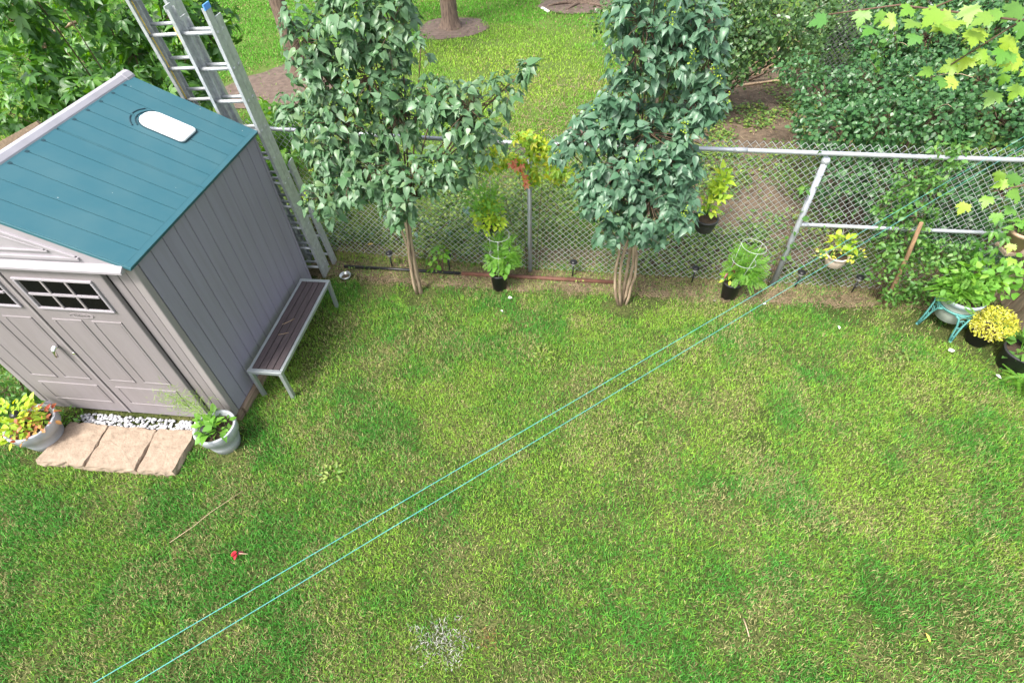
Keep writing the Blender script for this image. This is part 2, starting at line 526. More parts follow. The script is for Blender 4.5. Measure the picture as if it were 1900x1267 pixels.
TM = {'heart': tm_heart(), 'ovate': tm_ovate(), 'wide': tm_ovate(0.36, 0.2, 0.25), 'small': tm_small(), 'round': tm_small(0.38), 'creeper': tm_creeper(),
      'maple': tm_maple(), 'pinnate': tm_pinnate(), 'fern': tm_pinnate(12, .028), 'strip': tm_strip(), 'lance': tm_ovate(0.15, 0.2, 0.3)}

def frames(yd, nd):
    y = norm(yd)
    n_ = norm(nd-y*np.sum(nd*y, -1, keepdims=True))
    x = np.cross(y, n_)
    return np.stack([x, y, n_], -1)

LEAFMESH = {}
def leaf_mesh(kind, m):
    k = (kind, m)
    if k not in LEAFMESH:
        V, T = TM[kind]
        LEAFMESH[k] = arrays_mesh('leaf', V, T, M[m], True)
    return LEAFMESH[k]

def join_leaves(kind, P, R, sc):
    V, T = TM[kind]
    n, k = len(P), len(V)
    W_ = np.einsum('nij,kj->nki', R, V)*sc[:, None, None]+P[:, None, :]
    TT = (T[None]+(np.arange(n)*k)[:, None, None]).reshape(-1, 3)
    return W_.reshape(-1, 3), TT

def foliage(root, kind, P, yd, nd, sc, m, nobj=0, part='leaf', rest='foliage'):
    """the leaves that show largest become parts of their own, the rest one mass"""
    P = np.asarray(P, float); sc = np.asarray(sc, float)
    R = frames(np.asarray(yd, float), np.asarray(nd, float))
    R = R*np.stack([rng.uniform(.78, 1.1, len(P)), rng.uniform(.9, 1.1, len(P)), rng.uniform(.2, 2.3, len(P))], -1)[:, None, :]     # no two leaves alike: width, fold and curl
    off = OFF[root.name]
    pick = np.zeros(len(P), bool)
    if nobj:
        u, v, z = project(P)
        inside = (u > -10) & (u < 1910) & (v > -10) & (v < 1277)
        size = sc/z
        cell = np.floor(u/16).astype(int)*1000+np.floor(v/16).astype(int)
        order = np.lexsort((z, cell))
        first = np.ones(len(P), bool); first[1:] = cell[order][1:] != cell[order][:-1]
        front = np.zeros(len(P), bool); front[order[first]] = True
        score = size*(1+2*front)*inside
        idx = np.argsort(-score)[:nobj]
        pick[idx[score[idx] > 0]] = True
        me = leaf_mesh(kind, m)
        for i in np.where(pick)[0]:
            o = bpy.data.objects.new(part, me)
            mm = Matrix(R[i].tolist()).to_4x4()
            mm = Matrix.Translation(Vector(P[i]-off)) @ mm @ Matrix.Scale(float(sc[i]), 4)
            COL.objects.link(o)
            o.parent = root
            o.matrix_basis = mm
    keep = ~pick
    if keep.any():
        V, T = join_leaves(kind, P[keep]-off, R[keep], sc[keep])
        o = link(arrays_mesh(rest, V, T, M[m], True), rest, root)
        o['kind'] = 'stuff'
        return o

def rdir(n):
    return norm(rng.normal(size=(n, 3)))

def blob_tips(blobs, per, depth=1.1, inner=0.45):
    """twig tips through the volume of a set of ellipsoids, thicker towards the outside"""
    C, D, O = [], [], []
    for x, y, z, rx, rz, k in blobs:
        ry = depth*(rx+rz)/2
        n = max(3, int(per*k*rx*rz*(1.0)))
        d = rdir(n)
        r = inner+(1-inner)*rng.random(n)**0.6
        C.append(np.array([x, y, z])+d*np.array([rx, ry, rz])*r[:, None])
        D.append(d); O.append(np.tile((x, y, z), (n, 1)))
    return np.concatenate(C), np.concatenate(D), np.concatenate(O)
LILAC_A=[(-2.36,4.7,2.91,0.22,0.3,1.0),(-1.99,4.8,3.0,0.36,0.3,1.0),(-1.62,4.85,2.94,0.27,0.35,1.0),(-2.26,4.7,2.6,0.29,0.29,1.0),(-1.86,4.8,2.57,0.38,0.37,1.0),(-2.54,4.65,2.31,0.22,0.25,1.0),(-2.18,4.7,2.19,0.35,0.31,1.0),(-1.68,4.8,2.21,0.3,0.31,1.0),(-2.44,4.6,1.89,0.24,0.26,1.0),(-1.96,4.55,1.82,0.31,0.26,1.0),(-1.25,4.65,2.45,0.26,0.23,1.0),(-0.95,4.55,2.4,0.33,0.28,1.0),(-0.63,4.5,2.61,0.16,0.14,0.7),(-0.4,4.45,2.78,0.13,0.12,0.9),(-0.89,4.6,2.14,0.27,0.24,1.0),(-2.47,4.45,1.53,0.24,0.24,1.0),(-2.2,4.5,1.66,0.27,0.26,1.0),(-1.58,4.5,1.77,0.36,0.26,1.0),(-1.74,4.4,1.47,0.24,0.15,1.0),(-1.22,4.6,1.81,0.28,0.23,1.0),(-1.34,4.75,2.89,0.06,0.35,0.35),(-1.87,4.9,3.39,0.38,0.28,1.0),(-1.49,4.9,3.42,0.25,0.28,1.0)]
LILAC_B=[(0.46,4.75,3.03,0.34,0.25,1.0),(0.9,4.8,3.0,0.25,0.23,1.0),(0.43,4.7,2.78,0.24,0.24,1.0),(0.74,4.75,2.82,0.28,0.26,1.0),(1.01,4.75,2.76,0.2,0.24,1.0),(0.35,4.65,2.52,0.25,0.22,1.0),(0.97,4.7,2.42,0.25,0.25,1.0),(0.74,4.9,2.42,0.19,0.16,0.5),(0.21,4.6,2.31,0.28,0.2,1.0),(0.6,4.6,2.2,0.4,0.28,1.0),(0.94,4.65,2.23,0.23,0.26,1.0),(-0.15,4.5,2.11,0.17,0.12,1.0),(0.06,4.5,2.21,0.21,0.2,1.0),(0.42,4.5,1.92,0.39,0.29,1.0),(0.82,4.55,1.95,0.27,0.29,1.0),(0.33,4.45,1.64,0.33,0.28,1.0),(0.71,4.5,1.57,0.36,0.31,1.0),(0.95,4.55,1.63,0.2,0.31,1.0),(0.36,4.4,1.31,0.21,0.16,0.7),(0.68,4.45,1.26,0.26,0.15,1.0),(0.52,4.8,3.32,0.36,0.24,1.0),(0.97,4.55,1.91,0.17,0.24,1.0),(1.06,4.5,1.43,0.14,0.17,0.8),(0.12,4.45,1.77,0.15,0.22,1.0),(1.08,4.7,2.51,0.13,0.2,1.0)]
CREEPER_L=[(-5.95,5.6,2.76,0.34,0.31,1.0),(-5.96,5.5,2.32,0.35,0.36,1.0),(-6.49,5.4,1.88,0.37,0.31,1.0),(-6.0,5.5,1.9,0.37,0.31,1.0),(-5.59,5.5,1.91,0.28,0.27,1.0),(-5.27,5.7,2.05,0.31,0.24,1.0),(-5.19,6.0,2.59,0.36,0.26,1.0),(-5.07,6.0,2.32,0.37,0.34,1.0),(-4.7,6.3,2.59,0.34,0.27,1.0),(-4.59,6.2,2.25,0.28,0.34,1.0),(-4.86,6.0,1.96,0.29,0.25,1.0),(-4.47,6.6,2.3,0.29,0.29,1.0),(-4.41,6.8,2.5,0.26,0.18,1.0),(-4.67,6.2,1.88,0.23,0.22,1.0),(-5.92,6.3,2.67,0.37,0.2,0.6),(-6.55,6.8,1.97,0.35,0.31,0.5),(-7.42,7.5,1.93,0.46,0.51,0.6),(-6.67,7.6,1.76,0.7,0.51,0.7),(-6.0,7.6,1.76,0.62,0.59,0.6),(-8.02,7.4,1.82,0.62,0.68,0.6),(-5.67,5.7,3.21,0.48,0.29,1.0),(-5.35,6.2,3.1,0.51,0.31,1.0),(-4.78,6.6,3.01,0.48,0.33,1.0)]
CREEPER_LAD=[(-3.45,5.7,1.61,0.24,0.19,1.0),(-3.59,5.8,1.72,0.14,0.15,1.0),(-3.31,5.6,1.43,0.19,0.17,1.0),(-3.45,5.5,1.31,0.18,0.14,1.0),(-3.53,5.4,1.16,0.1,0.08,0.5)]
CREEPER_MID=[(-0.48,5.25,1.79,0.21,0.09,1.0),(-0.31,5.2,1.67,0.17,0.09,1.0),(-0.62,5.2,1.57,0.15,0.09,0.7),(-0.21,5.15,1.51,0.16,0.11,0.8),(-0.47,5.15,1.4,0.12,0.09,0.7),(-0.88,5.2,1.55,0.15,0.14,0.6)]
ROSE=[(3.36,5.2,1.5,0.21,0.21,0.8),(3.48,5.22,1.72,0.2,0.15,0.9),(3.62,5.25,1.79,0.11,0.09,0.8),(3.26,5.2,1.22,0.17,0.21,0.6),(3.54,5.15,1.1,0.25,0.21,0.8),(3.63,5.05,0.73,0.32,0.24,1.0),(3.97,5.1,0.68,0.24,0.18,1.0),(3.75,4.95,0.41,0.27,0.22,1.0),(3.67,4.9,0.25,0.17,0.13,1.0),(3.37,5.1,0.86,0.15,0.19,0.7),(4.18,5.05,0.51,0.21,0.17,0.9),(3.49,5.15,1.42,0.19,0.18,0.8),(3.44,5.0,0.5,0.15,0.17,0.7),(3.95,4.9,0.31,0.21,0.16,0.8),(4.17,5.05,0.73,0.17,0.15,0.8)]
HEDGE=[(2.95,6.5,1.4,0.38,0.27,1.0),(3.51,6.5,1.48,0.44,0.31,1.0),(4.01,6.4,1.56,0.45,0.32,1.0),(4.61,6.4,1.58,0.48,0.33,1.0),(5.21,6.4,1.59,0.47,0.39,1.0),(3.12,7.4,1.41,0.35,0.29,1.0),(3.72,7.5,1.48,0.48,0.32,1.0),(4.28,7.4,1.56,0.5,0.33,1.0),(4.81,7.3,1.63,0.49,0.35,1.0),(5.39,7.2,1.68,0.45,0.35,1.0),(3.09,8.3,1.37,0.3,0.2,0.7),(4.28,8.8,1.49,0.39,0.32,1.0),(4.73,8.7,1.67,0.52,0.37,1.0),(5.35,8.6,1.7,0.59,0.4,1.0),(6.05,8.6,1.77,0.58,0.47,1.0),(4.81,9.6,1.89,0.71,0.39,1.0),(5.65,9.4,1.94,0.69,0.38,1.0),(3.17,6.2,0.92,0.29,0.32,0.7),(3.75,6.2,0.86,0.39,0.39,0.8),(4.37,6.2,0.81,0.39,0.42,0.8),(5.05,6.2,0.77,0.45,0.42,0.8),(4.23,6.0,0.33,0.47,0.29,0.7),(5.0,6.0,0.29,0.46,0.29,0.7)]
SHRUB=[(0.8,9.8,1.73,0.43,0.38,1.0),(0.41,10.2,1.43,0.32,0.3,0.6),(1.42,9.6,1.45,0.51,0.52,1.0),(1.94,9.5,1.63,0.5,0.41,1.0),(1.8,9.4,1.12,0.43,0.38,1.0),(1.27,9.8,0.89,0.37,0.3,1.0),(2.24,9.4,1.2,0.38,0.38,1.0),(2.57,9.6,1.45,0.42,0.42,1.0),(2.97,9.8,1.62,0.42,0.37,1.0),(3.45,10.2,1.19,0.36,0.35,1.0),(3.03,10.0,1.0,0.36,0.25,0.7),(1.32,9.8,2.06,0.74,0.36,1.0),(2.36,9.8,2.06,0.74,0.36,1.0),(3.79,10.4,1.57,0.35,0.29,1.0),(3.57,9.6,1.14,0.26,0.24,0.6),(1.2,9.8,0.76,0.42,0.2,1.0),(1.8,9.6,0.81,0.41,0.2,1.0),(2.4,9.6,0.87,0.36,0.22,1.0),(4.57,11.8,0.96,0.51,0.5,1.0),(4.93,11.6,1.11,0.49,0.54,1.0),(5.02,11.5,0.6,0.51,0.45,1.0),(4.32,11.2,0.7,0.4,0.33,1.0)]
BRIGHT=[(3.93,8.0,1.95,0.24,0.19,1.0),(4.35,8.0,2.13,0.3,0.18,1.0),(4.94,8.0,2.07,0.3,0.22,1.0),(4.85,7.0,1.93,0.24,0.2,1.0),(4.5,7.2,1.91,0.22,0.15,0.8),(4.44,6.3,1.79,0.2,0.13,0.7),(3.46,7.2,1.84,0.16,0.13,0.6)]

# ================================================================== THE SETTING
def sheet(name, poly, z, m, fn=None):
    me = bpy.data.meshes.new(name)
    me.from_pydata([(x, y, z) for x, y in poly], [], [tuple(range(len(poly)))])
    me.materials.append(M[m]); me.update()
    o = link(me, name)
    o['kind'] = 'structure'
    return o

def groundmat(name, a, b, c, scale):
    m, t, p = nodes_of(name)
    n, l = t.nodes, t.links
    tc = n.new('ShaderNodeTexCoord')
    n1 = n.new('ShaderNodeTexNoise'); n1.inputs['Scale'].default_value = scale; n1.inputs['Detail'].default_value = 8
    n2 = n.new('ShaderNodeTexNoise'); n2.inputs['Scale'].default_value = 55; n2.inputs['Detail'].default_value = 5
    for q in (n1, n2): l.new(tc.outputs['Object'], q.inputs['Vector'])
    r = n.new('ShaderNodeValToRGB')
    r.color_ramp.elements[0].position = .35; r.color_ramp.elements[1].position = .65
    r.color_ramp.elements[0].color = rgb(a); r.color_ramp.elements[1].color = rgb(b)
    l.new(n1.outputs['Fac'], r.inputs['Fac'])
    r2 = n.new('ShaderNodeValToRGB')
    r2.color_ramp.elements[0].position = .45; r2.color_ramp.elements[1].position = .62
    l.new(n2.outputs['Fac'], r2.inputs['Fac'])
    mx = n.new('ShaderNodeMixRGB'); mx.inputs['Color2'].default_value = rgb(c)
    l.new(r2.outputs[0], mx.inputs['Fac']); l.new(r.outputs[0], mx.inputs['Color1'])
    l.new(mx.outputs[0], p.inputs['Base Color'])
    p.inputs['Roughness'].default_value = .95; p.inputs['Specular IOR Level'].default_value = .1
    bm = n.new('ShaderNodeBump'); bm.inputs['Strength'].default_value = .7; bm.inputs['Distance'].default_value = .02
    l.new(n2.outputs['Fac'], bm.inputs['Height']); l.new(bm.outputs[0], p.inputs['Normal'])
    return m
M['park'] = groundmat('park_ground', (0.055, 0.115, 0.02), (0.10, 0.17, 0.03), (0.13, 0.14, 0.05), 0.9)
M['thatch'] = groundmat('lawn_thatch', (0.050, 0.075, 0.018), (0.120, 0.125, 0.045), (0.03, 0.04, 0.012), 2.2)
M['dirtstrip'] = groundmat('fence_earth', (0.13, 0.105, 0.06), (0.22, 0.175, 0.11), (0.06, 0.055, 0.025), 4.0)

sheet('ground', [(-90, -30), (90, -30), (90, 150), (-90, 150)], 0.0, 'park')
sheet('lawn', [(-9, -1.5), (7, -1.5), (7, 5.1), (-9, 5.1)], 0.004, 'thatch')

def ragged(cx, cy, rx, ry, n=64, amp=0.14, seed=1):
    r_ = np.random.default_rng(seed)
    ph = r_.random(6)*6.28
    out = []
    for i in range(n):
        t = 2*PI*i/n
        k = 1+amp*sum(math.sin((j+2)*t+ph[j])/(j+1.5) for j in range(6))
        out.append((cx+rx*k*math.cos(t), cy+ry*k*math.sin(t)))
    return out
strip = []
r_ = np.random.default_rng(5)
xs = np.linspace(-3.4, 5.2, 90)
strip += [(x, 5.02-0.12*fbm(np.array([x]), np.array([1.0]), .5, 70)[0]*1.6+(.1 if x < -2.6 else 0)) for x in xs]
strip += [(x, 5.62+0.16*vnoise(np.array([x]), np.array([4.0]), .4, 71)[0]) for x in xs[::-1]]
o = sheet('earth_strip', strip, 0.008, 'dirtstrip')
PATCH = [(-3.30, 14.55, .88, .85, 'mulch'), (-6.3, 10.85, 1.25, 1.15, 'mulch'), (-0.2, 16.4, 1.15, .7, 'mulch'),
         (3.0, 9.45, 1.35, 1.35, 'debris'), (3.4, 11.3, 1.6, .8, 'debris'), (-.75, 8.3, .35, .28, 'mulch'), (0.1, 9.0, .4, .3, 'mulch'), (2.35, 6.9, 1.75, 1.45, 'debris')]
for i, (x, y, rx, ry, m) in enumerate(PATCH):
    sheet(['mulch_ring', 'bare_earth', 'mulch_bed', 'leaf_litter', 'leaf_litter', 'bare_earth', 'bare_earth', 'leaf_litter'][i], ragged(x, y, rx, ry, seed=i+3, amp=.10 if i == 0 else .18), 0.012+.004*i, m)

# ------------------------------------------------------------------ grass
STONEBOX = (-4.93, -3.50, 2.06, 2.72)
def blades(name, P, L, wid, col, lean=(0.25, 1.1), label=None, cat='grass'):
    n = len(P)
    az = rng.random(n)*2*PI
    la = lean[0]+(lean[1]-lean[0])*rng.random(n)
    d = np.stack([np.cos(az), np.sin(az), np.zeros(n)], 1)
    s = np.stack([-np.sin(az), np.cos(az), np.zeros(n)], 1)
    a2 = az+rng.normal(size=n)*.8
    s = np.stack([-np.sin(a2), np.cos(a2), np.zeros(n)], 1)
    zz = np.array([0, 0, 1.0])
    mid = P+(d*np.sin(la*.6)[:, None]+zz*np.cos(la*.6)[:, None])*(L*.5)[:, None]
    tip = mid+(d*np.sin(la*1.25)[:, None]+zz*np.cos(la*1.25)[:, None])*(L*.5)[:, None]
    w2 = (wid/2)[:, None]
    V = np.stack([P-s*w2, P+s*w2, mid+s*w2*.85, mid-s*w2*.85, tip], 1).reshape(-1, 3)
    T = (np.array([(0, 1, 2), (0, 2, 3), (3, 2, 4)])[None]+(np.arange(n)*5)[:, None, None]).reshape(-1, 3)
    C = np.repeat(col, 5, axis=0)
    o = link(arrays_mesh(name, V, T, M['grass'], False, C), name)
    o['kind'] = 'stuff'
    if label: tag(o, label, cat)
    return o

def smooth(a, lo, hi):
    t = np.clip((a-lo)/(hi-lo), 0, 1)
    return t*t*(3-2*t)
def mixc(a, b, t):
    return np.asarray(a)*(1-t[:, None])+np.asarray(b)*t[:, None]
def inframe(P, mg=130):
    u, v, z = project(P)
    return (z > 0) & (u > -mg) & (u < 1900+mg) & (v > -mg) & (v < 1267+mg)

BARE = [(-1.83, 4.72, .22), (.65, 4.73, .24), (2.5, 5.0, .16), (-3.2, 2.44, .2), (-5.0, 2.3, .24), (-.85, 4.93, .11), (1.9, 4.97, .11),
        (3.75, 4.62, .18), (-2.85, 4.97, .1), (-2.35, 4.85, .25), (.1, 4.95, .2), (1.0, 4.9, .22), (3.2, 4.85, .3), (4.45, 4.4, .35), (4.15, 4.68, .3)]
N = 690000
X = rng.uniform(-6.6, 5.3, N); Y = rng.uniform(-.1, 5.45, N)
P0 = np.stack([X, Y, np.full(N, .004)], 1)
k = inframe(P0)
k &= ~((X > -5.36) & (X < -3.17) & (Y > 2.66))
k &= ~((X > STONEBOX[0]) & (X < STONEBOX[1]) & (Y > STONEBOX[2]) & (Y < STONEBOX[3]))
edge = 5.02-.14*fbm(X, Y*0+1, .5, 70)*1.6+np.where(X < -2.6, .08, 0)
k &= (Y < edge-.10*rng.random(N)) | (rng.random(N) < .50*smooth(fbm(X, Y, .4, 58), .35, .6)+.14)
for bx_, by_, br in BARE:
    dd = np.hypot(X-bx_, Y-by_)/br*(1+.5*(vnoise(X, Y, .12, 90)-.5))
    k &= (dd > 1) | (rng.random(N) < .12+.5*np.clip(dd-.6, 0, 1))
thin = fbm(X, Y, .40, 21)
k &= rng.random(N) < .55+.6*smooth(thin, .30, .55)
X, Y, P0, thin = X[k], Y[k], P0[k], thin[k]
n = len(X)
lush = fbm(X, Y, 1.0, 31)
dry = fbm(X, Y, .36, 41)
mid_ = np.exp(-((Y-3.3)/1.6)**2)*smooth(X, -3.0, .8)                      # drier middle of the lawn, its sunlit tone also put into the colour
lush_shade = smooth(lush-.16*mid_+.05, .34, .60)
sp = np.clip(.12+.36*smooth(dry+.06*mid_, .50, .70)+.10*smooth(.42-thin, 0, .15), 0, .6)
lush_shade = np.clip(.16+.26*(1-smooth(Y, .8, 3.0))+.5*lush_shade+.6*(smooth(fbm(X, Y, .38, 35), .34, .62)-.5), 0, 1)  # greener towards the house: house shade put into the blade colour
c = mixc((0.215, 0.400, 0.045), (0.070, 0.270, 0.032), np.where(rng.random(n) < .55, lush_shade, (rng.random(n) < lush_shade)*1.0))
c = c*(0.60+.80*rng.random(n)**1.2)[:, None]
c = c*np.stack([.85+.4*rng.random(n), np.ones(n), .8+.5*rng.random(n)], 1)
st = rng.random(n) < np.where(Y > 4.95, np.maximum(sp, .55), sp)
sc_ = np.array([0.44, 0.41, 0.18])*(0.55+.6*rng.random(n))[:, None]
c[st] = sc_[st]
# spilled white powder and a scorched spot beside it, both lying on the grass
dw = np.hypot((X+.77)/.20, (Y-.99)/.15)*(1+.7*(vnoise(X, Y, .06, 77)-.5))
pw = rng.random(n) < .62*np.clip(1.25-dw, 0, 1)
c[pw] = np.array([.55, .54, .50])*(.6+.5*rng.random(pw.sum()))[:, None]
dr = np.hypot((X+.42)/.13, (Y-1.05)/.09)
pr_ = rng.random(n) < .55*np.clip(1.3-dr, 0, 1)
c[pr_] = np.array([.33, .19, .08])*(.7+.5*rng.random(pr_.sum()))[:, None]
L = (.028+.032*rng.random(n))*(.80+.40*lush_shade)
L[st] *= .8
wd = .0034+.0030*rng.random(n)
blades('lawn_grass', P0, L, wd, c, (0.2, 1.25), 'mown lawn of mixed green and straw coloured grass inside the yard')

# grass of the park beyond the fence
N = 430000
X = rng.uniform(-19, 7, N); Y = 5.3+rng.random(N)**1.25*13.5
P0 = np.stack([X, Y, np.full(N, .004)], 1)
k = inframe(P0, 60)
ins = np.zeros(N, bool)
for x, y, rx, ry, m in PATCH:
    ins |= np.hypot((X-x)/rx, (Y-y)/ry)*(1+.35*(vnoise(X, Y, .3, 61)-.5)) < .97
k &= ~ins | (rng.random(N) < np.where((Y < 8.3) & (X > .3), .65*smooth(fbm(X, Y, .5, 64), .34, .56), .04))
sh = smooth(X, 1.0, 2.6)*smooth(Y, 5.2, 5.6)          # trodden earth towards the hedge
k &= rng.random(N) > .72*sh
k &= rng.random(N) < .45+.7*smooth(fbm(X, Y, .7, 22), .35, .55)
X, Y, P0 = X[k], Y[k], P0[k]
n = len(X)
far = smooth(Y, 6.2, 9.0)
lush = smooth(fbm(X, Y, 2.2, 33), .36, .60)
yel = np.exp(-(((X+2.3)/2.4)**2+((Y-10.2)/2.6)**2))
c = mixc((0.25, 0.40, 0.045), (0.105, 0.31, 0.025), np.clip(lush+.45*smooth(Y, 11, 14)-.7*yel, 0, 1))
c = mixc((0.10, 0.16, 0.035), (1, 1, 1), far)*0+c*(.80+.20*far)[:, None]
c = c*(0.75+.55*rng.random(n))[:, None]
st = rng.random(n) < .05+.25*smooth(fbm(X, Y, .9, 43), .50, .68)*(1-.6*smooth(Y, 11, 14))+.12*(1-far)
sc_ = np.array([0.40, 0.33, 0.15])*(0.5+.6*rng.random(n))[:, None]
c[st] = sc_[st]
blades('park_grass', P0, .035+.035*rng.random(n), (.007+.006*rng.random(n))*(1+.05*(Y-5)), c, (0.2, 1.2), 'bright green park grass beyond the chain link fence')

# low weeds and litter behind the fence, and on the earth strip
def scatter(name, n, x0, x1, y0, y1, kind, m, s0, s1, zmax, label, cat='plants', cond=None):
    X = rng.uniform(x0, x1, n); Y = rng.uniform(y0, y1, n)
    if cond is not None:
        k = cond(X, Y); X, Y = X[k], Y[k]
    n = len(X)
    P = np.stack([X, Y, .01+zmax*rng.random(n)**1.7], 1)
    yd = rdir(n); yd[:, 2] *= .35
    nd = rdir(n)*.5+np.array([0, 0, 1.0])
    V, T = join_leaves(kind, P, frames(yd, nd), rng.uniform(s0, s1, n))
    o = link(arrays_mesh(name, V, T, M[m], True), name)
    tag(o, label, cat, kind='stuff')
scatter('earth_weeds', 9000, .6, 3.7, 5.4, 8.3, 'ovate', 'L_rose', .03, .07, .12, 'tufts of green weeds on the brown earth seen through the right fence mesh', cond=lambda X, Y: rng.random(len(X)) < smooth(fbm(X, Y, .45, 59), .42, .62))
clump = lambda X, Y: rng.random(len(X)) < smooth(fbm(X, Y, .8, 52), .38, .62)
scatter('ground_weeds', 44000, -4.6, 3.6, 5.36, 8.4, 'small', 'L_weed', .025, .075, .20, 'low leafy weeds covering the ground behind the fence', cond=clump)
scatter('clover_patch', 9000, 1.6, 4.3, 8.2, 11.6, 'round', 'L_weed', .035, .07, .10, 'green weeds scattered over the brown earth by the hedge', cond=clump)
scatter('fallen_leaves', 16000, -1.5, 5.0, 5.4, 11.6, 'strip', 'L_dry', .05, .14, .02, 'dry brown litter lying on the earth behind the fence', cat='litter')
scatter('edge_weeds', 1500, -3.2, 4.9, 4.98, 5.45, 'small', 'L_weed', .018, .04, .09, 'small weeds sprouting along the foot of the fence',
        cond=lambda X, Y: rng.random(len(X)) < smooth(fbm(X, Y, .35, 57), .48, .66))
scatter('dry_thatch', 11000, -3.2, 4.9, 4.86, 5.5, 'strip', 'L_dry', .03, .09, .015, 'dry straw and leaf bits along the bare strip by the fence', cat='litter')

# ================================================================== SHED
SX0, SX1, SY0, SY1 = -5.34, -3.20, 2.72, 4.80
SXM, ZB, ZE, ZR = -4.27, 0.11, 1.985, 2.545
shed = thing('garden_shed', 'grey plastic garden shed with teal roof and double doors', 'shed', (SXM, 3.76, 0))
wall = MB().box(SX0+.05, SX1-.035, SY0+.035, SY1-.03, ZB, ZE).add(
    [(SX0+.05, SY0+.035, ZE), (SX1-.035, SY0+.035, ZE), (SXM, SY0+.035, ZR-.06), (SX0+.05, SY1-.03, ZE), (SX1-.035, SY1-.03, ZE), (SXM, SY1-.03, ZR-.06)],
    [(0, 1, 2), (3, 5, 4), (0, 2, 5, 3), (1, 4, 5, 2)]).build('wall', 'sidingback', shed)
ns = 12
for side in (0, 1):
    y0, y1 = SY0+.075, SY1-.035
    for i in range(ns):
        a, b = y0+(y1-y0)*i/ns+.0035, y0+(y1-y0)*(i+1)/ns-.0035
        xx = (SX1-.034, SX1-.004) if side == 0 else (SX0+.02, SX0+.049)
        MB().box(xx[0], xx[1], a, b, ZB-.005, ZE-.01).build('wall_panel', 'siding', wall, bevel=.006)
for i in range(12):
    a = SX0+.03+(SX1-SX0-.06)*i/12
    MB().box(a+.0035, a+(SX1-SX0-.06)/12-.0035, SY1-.029, SY1-.003, ZB, ZE-.01).build('wall_panel', 'siding', wall, bevel=.006)
# corner posts and front jambs
MB().box(SX1-.075, SX1, SY0+.0, SY0+.07, ZB-.008, ZE-.015).build('corner_trim', 'trim', shed, bevel=.012)
MB().box(SX0, SX0+.075, SY0+.0, SY0+.07, ZB-.008, ZE-.015).build('corner_trim', 'trim', shed, bevel=.012)
MB().box(SX1-.035, SX1-.001, SY1-.03, SY1+.004, ZB-.008, ZE-.015).build('corner_trim', 'siding', shed, bevel=.008)
for a, b in ((-3.455, -3.372), (-3.366, -3.278), (-5.262, -5.182)):
    MB().box(a, b, SY0+.005, SY0+.034, ZB, ZE-.02).build('front_panel', 'taupe', shed, bevel=.007)
MB().box(SX0+.02, SX1-.02, SY0-.002, SY0+.034, ZE-.03, ZE).build('header', 'taupe', shed, bevel=.005)
# double doors
YD = SY0-.035
def moulding(x0, x1, z0, z1, y, w, d, parent, m='taupe', name='door_moulding'):
    b = MB()
    b.box(x0, x1, y-d, y+.004, z1-w, z1).box(x0, x1, y-d, y+.004, z0, z0+w)
    b.box(x0, x0+w, y-d+.001, y+.004, z0+w, z1-w).box(x1-w, x1, y-d+.001, y+.004, z0+w, z1-w)
    return b.build(name, m, parent, bevel=.006)
def door(x0, x1, mir):
    fl = (lambda a, b: (a, b)) if not mir else (lambda a, b: (-8.637-b, -8.637-a))
    d = MB().box(x0, x1, YD, YD+.045, .075, ZE-.035).build('door', 'taupe', shed, bevel=.010)
    wx = fl(-4.215, -3.60)
    # window
    fr = moulding(wx[0]-.03, wx[1]+.03, 1.540, 1.870, YD, .022, .018, d, 'gable', 'window_frame')  # pale frame: light falling on its upper edges put into the colour
    w, h = (wx[1]-wx[0])/3, (1.851-1.559)/2
    for i in range(3):
        for j in range(2):
            MB().box(wx[0]+w*i+.008, wx[0]+w*(i+1)-.008, YD-.004, YD+.002, 1.559+h*j+.006, 1.559+h*(j+1)-.006).build('pane', 'pane', d)
    for i in (1, 2):
        MB().box(wx[0]+w*i-.010, wx[0]+w*i+.010, YD-.014, YD-.0005, 1.562, 1.850).build('muntin', 'trim', d, bevel=.003)
    MB().box(wx[0]+.006, wx[1]-.006, YD-.017, YD-.0005, 1.559+h-.011, 1.559+h+.011).build('muntin', 'gable', d, bevel=.003)  # paler than the upright bars: top light put into its colour
    # raised panels
    for a, b, z0, z1 in ((-4.225, -3.955, .60, 1.425), (-3.875, -3.60, .60, 1.425), (-4.225, -3.60, .235, .515)):
        q = fl(a, b)
        moulding(q[0], q[1], z0, z1, YD, .022, .009, d)
        MB().box(q[0]+.024, q[1]-.024, YD-.005, YD+.004, z0+.024, z1-.024).build('door_panel', 'taupe', d, bevel=.004)
    return d
dR = door(-4.315, -3.462, False)
dL = door(-5.172, -4.322, True)
MB().box(-4.345, -4.318, YD-.010, YD+.004, .085, ZE-.05).build('door_edge_strip', 'trim', dL, bevel=.004)
# emblem pressed into the right door under the window: an oval ring with a bar of illegible raised marks
b = MB()
ring = [(-3.92+.105*math.cos(2*PI*i/28), YD-.002, 1.475+.026*math.sin(2*PI*i/28)) for i in range(29)]
b.tube(ring, .004, 6, False)
for i in range(10):
    b.box(-3.985+.0135*i, -3.985+.0135*i+.008, YD-.005, YD+.002, 1.468, 1.481+.004*(i in (0, 3, 9)))
b.build('emblem', 'taupe', dR)
h_ = MB().tube([(-4.43, YD-.002, 1.075), (-4.43, YD-.045, 1.075)], .020, 12).build('handle_base', 'chrome', dL)
MB().tube([(-4.43, YD-.045, 1.083), (-4.435, YD-.056, 1.05), (-4.448, YD-.062, .985)], [.017, .015, .011], 10).build('handle', 'chrome', dL)
MB().tube([(-4.345+.02, YD-.002, .985), (-4.345+.02, YD-.014, .985)], .012, 10).build('lock', 'chrome', dL)
